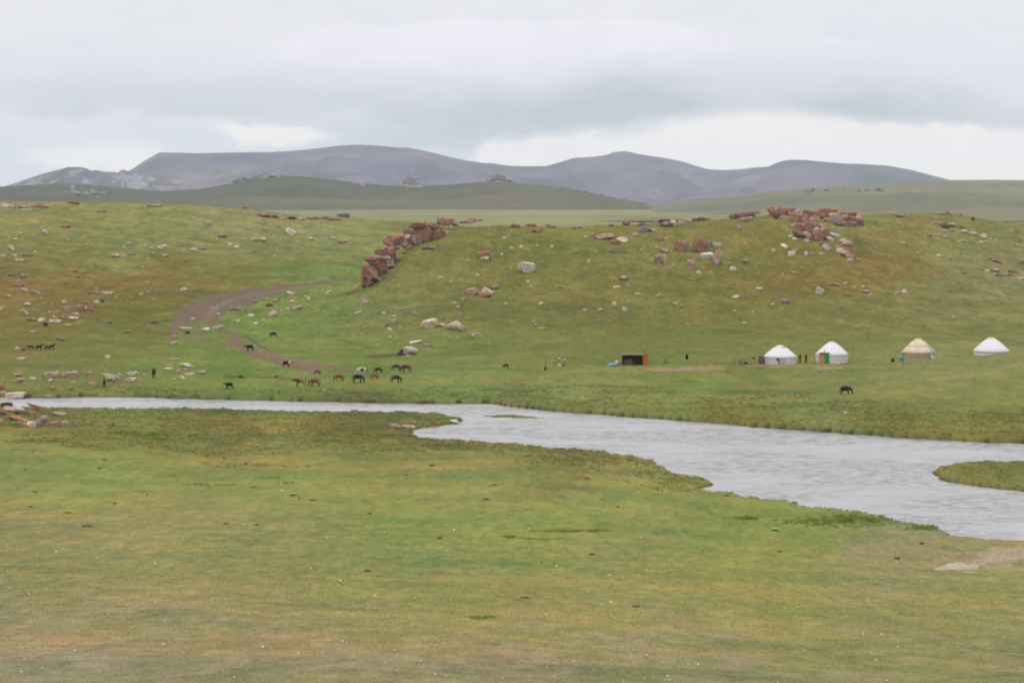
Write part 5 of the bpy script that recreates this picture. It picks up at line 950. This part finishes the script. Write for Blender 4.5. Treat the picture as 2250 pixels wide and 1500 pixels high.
# dark lean-to against that boulder
X, Y, Zg = at(880, 780); t = empty('lean_to', (X, Y, Zg)); tag(t, 'dark cloth lean-to propped on poles against the cream boulder', 'shelter')
LT = flat_mat('dark_grey_cloth', (74, 74, 82)); LT2 = flat_mat('purple_grey_cloth', (124, 112, 128))
bm = bmesh.new(); pts = [(-.75, -.2, .05), (-.55, 1.1, .05), (1.2, -.15, 1.75), (1.3, 1.2, 1.7), (.2, -.25, 1.05), (.3, 1.2, 1.1)]
v = [bm.verts.new(p) for p in pts]; bm.faces.new((v[0], v[4], v[5], v[1])); bm.faces.new((v[4], v[2], v[3], v[5]))
bmesh.ops.solidify(bm, geom=bm.faces[:], thickness=.04); me = bpy.data.meshes.new('cover'); bm.to_mesh(me); bm.free(); pt('cover', me, LT, t)
bm = bmesh.new(); v = [bm.verts.new(p) for p in [(-.72, -.3, 0), (.75, -.4, 0), (.72, -.3, 1.1), (.2, -.3, 1.0)]]; bm.faces.new(v); bmesh.ops.solidify(bm, geom=bm.faces[:], thickness=.03); me = bpy.data.meshes.new('front_cloth'); bm.to_mesh(me); bm.free(); pt('front_cloth', me, LT2, t)
for q, h in ((.85, 1.35), (1.15, 1.6)): pt('pole', tube_mesh('pole', [(q, -.35, 0, .05), (q+.1, -.25, h, .04)], 6), LT if q < 1 else Y_DKW, t)
# posts and poles
def post(px, py, top, r, mat, label, cat='post', knob=None, name='wooden_post', kr=.13, lean=0.0):
    X, Y, Zg = at(px, py); k = Y/F; h = (py-top)*k; t = empty(name, (X, Y, Zg)); tag(t, label, cat)
    pt('shaft', tube_mesh('shaft', [(0, 0, -.1, r), (lean*.5, 0, h*.5, r*.95), (lean, 0, h, r*.8)], 7), mat, t)
    if knob:
        b = ico(2); me = mesh_np('finial', b[0]*np.array([kr, kr, kr*1.25]), b[1], True); pt('finial', me, knob, t, (lean, 0, h))
    return t, h
WD = flat_mat('grey_weathered_wood', (132, 118, 96)); WDP = flat_mat('pale_wood', (176, 166, 120)); WDR = flat_mat('reddish_pole', (126, 96, 80))
t, h = post(1198, 814, 785, .05, WDR, 'thin reddish post with purple bundle tied at its foot'); b = ico(2); pt('bundle', mesh_np('bundle', b[0]*np.array([.24, .22, .42])+np.array([.02, 0, .35]), b[1], True), flat_mat('purple_cloth', (112, 86, 98)), t)
t, h = post(1229, 806, 776, .05, WDR, 'post carrying a white bucket near its top', name='bucket_post'); pt('bucket', lathe('bucket', [(.001, -.2), (.17, -.2), (.22, .2), (.20, .2), (.16, -.16)], 14), K_WHC, t, (0, -.12, h*.62))
lump('sack', 1230, 806, 8, 7, K_WHC, 'small cream sack at the foot of the bucket post', 'sack', 921, 'block', .9)
t, h = post(1241, 802, 791, .06, WD, 'short post topped with a pale pot, right of the bucket post', 'post', flat_mat('pale_pot', (200, 204, 170)), kr=.22)
t, h = post(1219, 800, 790, .13, WDP, 'stubby yellowish stump left of the bucket post', 'post', name='wooden_stump')
lump('plank_pile', 1237, 803, 10, 3, WDR, 'little reddish plank lying right of the cream sack', 'plank', 922, 'slab', .5)
t, h = post(1463, 797, 786, .20, flat_mat('ochre_drum', (176, 144, 84)), 'ochre drum standing alone between shed and yurts', 'drum', name='metal_drum')
pt('rim', lathe('rim', [(.20, -.03), (.23, 0), (.20, .03)], 16), WD, t, (0, 0, h*.98))
t, h = post(1509, 797, 766, .045, WDP, 'pale pole with a dark cloth hanging halfway up', name='cloth_pole', cat='pole'); pt('hanging_cloth', lathe('hanging_cloth', [(.05, .55), (.15, .30), (.26, -.1), (.20, -.45), (.02, -.5)], 10, .1, 4), S_BLK, t, (.02, 0, h*.45))
t, h = post(1417, 779, 760, .035, WD, 'thin pole with pale lamp head rising behind the shed', 'lamp', flat_mat('pale_lamp', (186, 196, 160)), 'pole_lamp', .17)
t, h = post(1615, 800, 766, .04, WDP, 'thin pale-topped pole left of the ribbed-roof yurt', 'pole', WDP, 'tent_pole', .14)
t, h = post(1907, 746, 718, .05, WD, 'tall post with pale head on the slope behind the camp', 'post', flat_mat('pale_cap', (190, 182, 160)), kr=.20); pxw = t
t, h = post(1874, 790, 750, .03, WDR, 'thin pole just right of the green-door yurt', 'pole', None, 'tent_pole')
A_ = Vector((t.location.x, t.location.y, t.location.z+h)); B_ = Vector((pxw.location.x, pxw.location.y, pxw.location.z+2.4))
me = tube_mesh('wire', [tuple(A_.lerp(B_, q)+Vector((0, 0, -.35*math.sin(math.pi*q))))+(.022,) for q in np.linspace(0, 1, 9)], 5); me.materials.append(WDP); tag(link('wire', me), 'wire strung between the thin pole and the slope post', 'wire')
# carpet on a rack, stools and stuff by the first yurt
X, Y, Zg = at(1674, 801); t = empty('carpet_rack', (X, Y, Zg)); tag(t, 'maroon patterned carpet hung up left of the ribbed yurt', 'carpet')
CARP = coat_mat('maroon_carpet', (128, 78, 92), (122, 72, 86), (176, 128, 136), 6, .55); pt('carpet', box('carpet', .95, .06, 1.32, (0, 0, 0), .01), CARP, t, (0, 0, .76))
for q in (-.52, .52): pt('post', box('post', .07, .07, 1.5), Y_DKW, t, (q, .05, .75))
pt('rail', box('rail', 1.15, .05, .05), Y_DKW, t, (0, .05, 1.48))
lump('stove', 1639, 800, 7, 5, flat_mat('sooty_iron', (66, 58, 44)), 'squat dark stove on the grass left of the seated things', 'stove', 931, 'block')
lump('basin', 1651, 800, 8, 4, flat_mat('orange_plastic', (196, 110, 78), 1.2), 'orange-red basin at the feet of the navy-topped person', 'basin', 932, 'round', .9)
X, Y, Zg = at(1629, 800); t = empty('washstand', (X, Y, Zg)); tag(t, 'grey metal washstand with a pale top near the thin pole', 'washstand'); GM = flat_mat('grey_metal', (130, 136, 126)); pt('cabinet', box('cabinet', .7, .4, .6), GM, t, (-.15, 0, .32)); pt('basin', box('basin', .75, .4, .14), flat_mat('pale_metal', (160, 174, 156)), t, (.35, 0, 1.15)); pt('leg', box('leg', .05, .05, 1.1), GM, t, (.35, 0, .55))
lump('tarpaulin', 1670, 810, 13, 3, flat_mat('brown_mat', (158, 128, 98)), 'small brown mat on the bank below the carpet', 'mat', 933, 'slab', .6)
X, Y, Zg = ground_at(1981, 794, 446); t = empty('water_barrel', (X, Y, Zg)); tag(t, 'bright blue plastic barrel beside the tan yurt', 'barrel'); pt('barrel', lathe('barrel', [(.001, 0), (.26, 0), (.31, .25), (.31, .55), (.26, .80), (.001, .82)], 20), BR_BLUE, t); pt('lid', lathe('lid', [(.001, .06), (.24, .06), (.25, 0)], 20), BLUE, t, (0, 0, .80))
lump('cooking_pot', 1962, 795, 8, 9, flat_mat('blackened_iron', (74, 66, 54)), 'round blackened pot left of the blue barrel', 'pot', 934)
t, h = post(1985, 804, 775, .035, WDR, 'thin leaning stake in front of the tan yurt', 'stake', None, 'wooden_stake')
lump('sack', 1843, 803, 6, 7, flat_mat('pinkish_sack', (222, 200, 178), 1.2), 'small pinkish sack right in front of the green-door yurt', 'sack', 935)
lump('tarpaulin', 1829, 812, 44, 3, flat_mat('sand_coloured_mat', (196, 170, 134)), 'sandy groundsheet spread before the green-door yurt', 'groundsheet', 936, 'slab', .35)
lump('plastic_sheet', 1703, 1164, 17, 4, flat_mat('pale_green_plastic', (150, 206, 146), 1.0), 'scrap of pale green plastic on the near meadow', 'litter', 937, 'slab', .5)
lump('water_glare_strip', 1133, 966, 66, 4, flat_mat('glare_white', (236, 228, 216), 1.25), 'long pale strip standing in for glare at the near water edge', 'water_glare_strip', 938, 'slab', .05)  # pale slab stands in for a bright strip of glare on the water
lump('shrub', 2138, 484, 9, 8, flat_mat('dark_bush', (92, 96, 48)), 'small dark bush on the skyline right of the cairn', 'bush', 939, 'round')
# ------------------------------------------------------------------ dung heaps
DUNG = flat_mat('dry_dung', (118, 92, 68), 1.0, .3, 8); DU2 = flat_mat('dark_dung', (96, 92, 64), 1.0, .3, 8)
DL = [(1183,1022,14,5,1),(1085,1066,24,5,0),(1358,1112,10,5,0),(1068,1096,20,5,0),(812,1128,16,6,1),(965,1181,20,7,1),(808,1253,26,8,1),(1153,1312,28,6,1),(1397,1331,26,7,1),(1972,1226,22,7,1),(1713,1211,16,7,0),(229,1010,16,5,1),(218,1028,14,5,1),(55,1031,8,5,0),(540,1018,12,6,1),(430,1063,8,7,0),(252,1105,12,6,0),(324,1086,8,5,0),(76,1080,20,4,1),(68,1112,14,5,1),(146,1126,30,4,1),(190,1155,34,5,1),(658,1094,8,6,0),(688,1098,26,5,1),(496,1150,18,5,1),(564,1152,14,5,1),(644,1087,26,5,1),(478,1023,12,4,0),(492,1006,10,5,0),(1302,1217,22,7,0),(950,1022,24,4,0),(1325,1096,26,3,1),(866,1140,0,0,0),(2025,1193,20,4,1),(255,1106,0,0,0),(893,1042,8,4,0),(1190,1234,10,4,0),(1545,1210,8,4,0),(1934,1233,6,3,0),(1480,1365,0,0,0),(945,1350,0,0,0)]
LMD = [(180,1010,'the upper left meadow'),(70,1090,'the left edge of the meadow'),(190,1155,'the tan patch on the left'),(430,1055,'the green left-centre meadow'),(670,1092,'the centre-left meadow'),(530,1150,'the middle of the left meadow'),(810,1190,'the centre of the meadow'),(1070,1080,'the green centre meadow'),(1180,1020,'the near bank lawn'),(1340,1100,'the meadow below the river bend'),(1153,1312,'the lower centre meadow'),(1397,1331,'the lower right-of-centre meadow'),(1700,1205,'the grass near the plastic scrap'),(1980,1215,'the dry patch by the river'),(1240,1225,'the middle right-of-centre meadow'),(930,1030,'the upper centre meadow')]
dl = [d for d in DL if d[2] > 0]; labs = []
for x, y, w, h, c in dl:
    l = min(LMD, key=lambda q: math.hypot(x-q[0], 1.5*(y-q[1]))); labs.append([('long' if w > 19 else 'small')+(' brown' if c else ' dark')+' dung heap '+('left in' if x < l[0]-12 else 'right in' if x > l[0]+12 else 'in')+' '+l[2], x])
seen_ = {}
for i, (l, x) in enumerate(labs): seen_.setdefault(l, []).append(i)
for l, ii in seen_.items():
    if len(ii) > 1:
        ii.sort(key=lambda i: labs[i][1])
        for k, i in enumerate(ii): labs[i][0] = l+', '+('leftmost' if k == 0 else 'rightmost' if k == len(ii)-1 else 'middle')
for (x, y, w, h, c), (l, _) in zip(dl, labs):
    o = lump('dung_heap', x, y+h*.3, w*.72, h*.55, DUNG if c else DU2, l, 'dung', 1000+int(x) % 40, 'ang', .8); o['group'] = 'dung heaps on the meadow'
lump('earth_mound', 529, 830, 12, 6, DUNG, 'brown earth mound left of the bare strip below the track', 'mound', 961); lump('earth_mound', 607, 830, 9, 5, DUNG, 'small brown earth mound right of the bare strip', 'mound', 962)
# ------------------------------------------------------------------ grass, tussocks and flowers
def col_at(X, Y, Zv): return ground_colour(X, Y, Zv)[0]
def blades(X, Y, Zv, C, nb, wlo, whi, hlo, hhi, lean, spread, scale=None):
    n = len(X); Vs = np.zeros((n, nb, 3, 3), np.float32); S = np.ones(n) if scale is None else scale
    an = rng.rand(n, nb)*6.283; fa = rng.rand(n, nb)*6.283; w = rng.uniform(wlo, whi, (n, nb))*S[:, None]; h = rng.uniform(hlo, hhi, (n, nb))*S[:, None]; l = rng.rand(n, nb)*lean; r = rng.rand(n, nb)*spread*S[:, None]
    bx = X[:, None]+np.cos(fa)*r; by = Y[:, None]+np.sin(fa)*r; bz = np.repeat(Zv[:, None], nb, 1)-.02
    dx, dy = np.cos(an)*w/2, np.sin(an)*w/2
    Vs[:, :, 0] = np.stack([bx-dx, by-dy, bz], -1); Vs[:, :, 1] = np.stack([bx+dx, by+dy, bz], -1); Vs[:, :, 2] = np.stack([bx+np.cos(fa)*h*l, by+np.sin(fa)*h*l, bz+h*np.sqrt(np.maximum(1-l*l*.6, .2))], -1)
    cc = np.repeat(C[:, None, :], nb, 1)*rng.uniform(.62, 1.42, (n, nb, 1)); cc = np.repeat(cc[:, :, None, :], 3, 2)
    return Vs.reshape(-1, 3), cc.reshape(-1, 3)
def grass_obj(name, V, C, mat, label, cat):
    f = np.arange(len(V), dtype=np.int32).reshape(-1, 3); me = mesh_np(name, V, f, smooth=False); add_col(me, C); o = link(name, me, mat); tag(o, label, cat, kind='stuff'); return o
def blade_mat(name, k):
    m = bpy.data.materials.new(name); m.use_nodes = True; nt = m.node_tree; nt.nodes.clear(); g = G(nt)
    at_ = g.n('ShaderNodeAttribute', attribute_name='tint'); s_ = g.n('ShaderNodeVectorMath', operation='SCALE'); nt.links.new(at_.outputs['Color'], s_.inputs[0]); s_.inputs[3].default_value = k
    df = g.n('ShaderNodeBsdfDiffuse'); tr = g.n('ShaderNodeBsdfTranslucent'); nt.links.new(s_.outputs[0], df.inputs[0]); nt.links.new(s_.outputs[0], tr.inputs[0]); mx = g.n('ShaderNodeMixShader'); mx.inputs[0].default_value = .35
    nt.links.new(df.outputs[0], mx.inputs[1]); nt.links.new(tr.outputs[0], mx.inputs[2]); o = g.n('ShaderNodeOutputMaterial'); nt.links.new(mx.outputs[0], o.inputs[0]); return m
# short meadow grass: density falls with distance as 1/Y^2
N = 150000; u = rng.rand(N); Ya = 1/(1/34-(1/34-1/235)*u); Pa = rng.uniform(-160, 2410, N); Xa = (Pa-PX0)/F*Ya
Za = terrain(Xa, Ya); ok = ~((Ya > 200) & (Za < .15)); Xa, Ya, Za = Xa[ok], Ya[ok], Za[ok]; Ca = col_at(Xa, Ya, Za)
sw = rng.rand(len(Xa)) < .22; Ca[sw] = Ca[sw]*.4+.6*np.array(lin((178, 164, 124)))/EILL
V, C = blades(Xa, Ya, Za, Ca, 3, .012, .03, .03, .085, .9, .08, np.clip(Ya/75, .8, 1.9)); grass_obj('meadow_grass', V, C, blade_mat('grass_blades', 1.75), 'short cropped grass of the near meadow', 'grass')
# rough tussocks along both banks
N = 95000; Ya = rng.uniform(225, 408, N); Pa = rng.uniform(-120, 2370, N); Xa = (Pa-PX0)/F*Ya; s = sdist(RIVER, Xa, Ya); mid = np.interp(Pa, MIDX, MIDY); farside = Ya > F*HC/(mid-PY0)
wid = np.where(farside, np.interp(Pa, [0, 900, 1200, 2250], [7, 14, 36, 40]), np.interp(Pa, [0, 500, 1000, 1400, 1560, 1700], [46, 44, 17, 12, 3, 1.0]))
isl = sdist(ISLE, Xa, Ya); nz_ = fbm(Xa/3.2, Ya/3.2, 3, .6, 44)
ok = ((s > np.where(farside, 1.3, .3)) & (s < wid*(1+.25*fbm(Xa/9, Ya/9, 2, .5, 45))) & (nz_ > -.25)) | ((isl < -.4) & (rng.rand(N) < .25)); Xa, Ya, s = Xa[ok], Ya[ok], s[ok]; Za = terrain(Xa, Ya)
ok = Za > .12; Xa, Ya, Za, s = Xa[ok], Ya[ok], Za[ok], s[ok]; Ca = col_at(Xa, Ya, Za); v = rng.rand(len(Xa), 1)
Ca = Ca*(.88+.28*v); dk_ = rng.rand(len(Xa)) < .05; Ca[dk_] *= .7; br = rng.rand(len(Xa)) < .12; Ca[br] = np.array(lin((136, 112, 74)))/EILL
V, C = blades(Xa, Ya, Za, Ca, 7, .08, .17, .07, .24, .95, .26, rng.uniform(.7, 1.25, len(Xa))); grass_obj('bank_tussocks', V, C, blade_mat('tussock_blades', 1.75), 'rough grass tussocks lining both river banks', 'tussocks')
# taller green tufts at the spots where the photograph shows them, and hummocks on the slopes
sp = []
for cx, cy, wx, wy, n in [(335, 957, 55, 5, 160), (270, 952, 40, 3, 70), (1880, 1142, 100, 14, 230), (1640, 1138, 25, 4, 60), (1790, 1147, 90, 10, 110), (1120, 1180, 16, 4, 40), (1060, 1357, 30, 3, 60), (1240, 1167, 60, 3, 80), (2040, 1160, 50, 5, 120), (1310, 1166, 30, 3, 40), (350, 965, 40, 3, 60), (90, 970, 80, 4, 90), (30, 935, 30, 5, 60)]:
    for _ in range(n):
        x, y = random.gauss(cx, wx*.45), random.gauss(cy, wy*.45); sp.append((x, y))
q = np.array([ground_at(x, y) for x, y in sp]); q = q[q[:, 2] > .15]; C0 = np.repeat([np.array(lin((126, 140, 66)))/EILL], len(q), 0)*rng.uniform(.85, 1.2, (len(q), 1))
V, C = blades(q[:, 0], q[:, 1], q[:, 2], C0, 9, .05, .12, .12, .32, .9, .22, np.clip(q[:, 1]/250, .5, 1.2)); grass_obj('green_tufts', V, C, blade_mat('tuft_blades', 1.6), 'taller dark green tufts dotted over the near meadow', 'grass')
# flowers: small white heads, a few yellow
def heads(n, col, lab, cat, name, lo, hi):
    u = rng.rand(n); Pf = np.where(rng.rand(n) < .6, rng.uniform(0, 1500, n), rng.uniform(0, 2250, n)); q_ = 1120+390*u**.75; yy = np.arange(36, 200, .5); sy_ = PY0+F*(HC-terrain(np.zeros(len(yy)), yy))/yy; sy_ = np.minimum.accumulate(sy_); Yf = np.interp(-q_, -sy_, yy); Xf = (Pf-PX0)/F*Yf; Zf = terrain(Xf, Yf)
    b = ico(1); sz = rng.uniform(lo, hi, n)*Yf*rng.choice([.8, 1, 1.7], n, p=[.45, .43, .12]); V = (b[0][None]*sz[:, None, None]*np.array([1, 1, .7])+np.stack([Xf, Yf, Zf+.09+sz], -1)[:, None, :]).reshape(-1, 3); f = (b[1][None]+(np.arange(n)*len(b[0]))[:, None, None]).reshape(-1, 3)
    me = mesh_np(name, V, f); add_col(me, np.repeat([col], len(V), 0)); tag(link(name, me, M_FL), lab, cat, kind='stuff')
M_FL = attr_mat('petals', 1.0)
heads(300, (.64, .64, .58), 'small white flower heads scattered over the near meadow', 'flowers', 'white_flowers', .00018, .00030); heads(60, (.60, .42, .05), 'few small yellow flower heads in the near meadow', 'flowers', 'yellow_flowers', .00016, .00024)
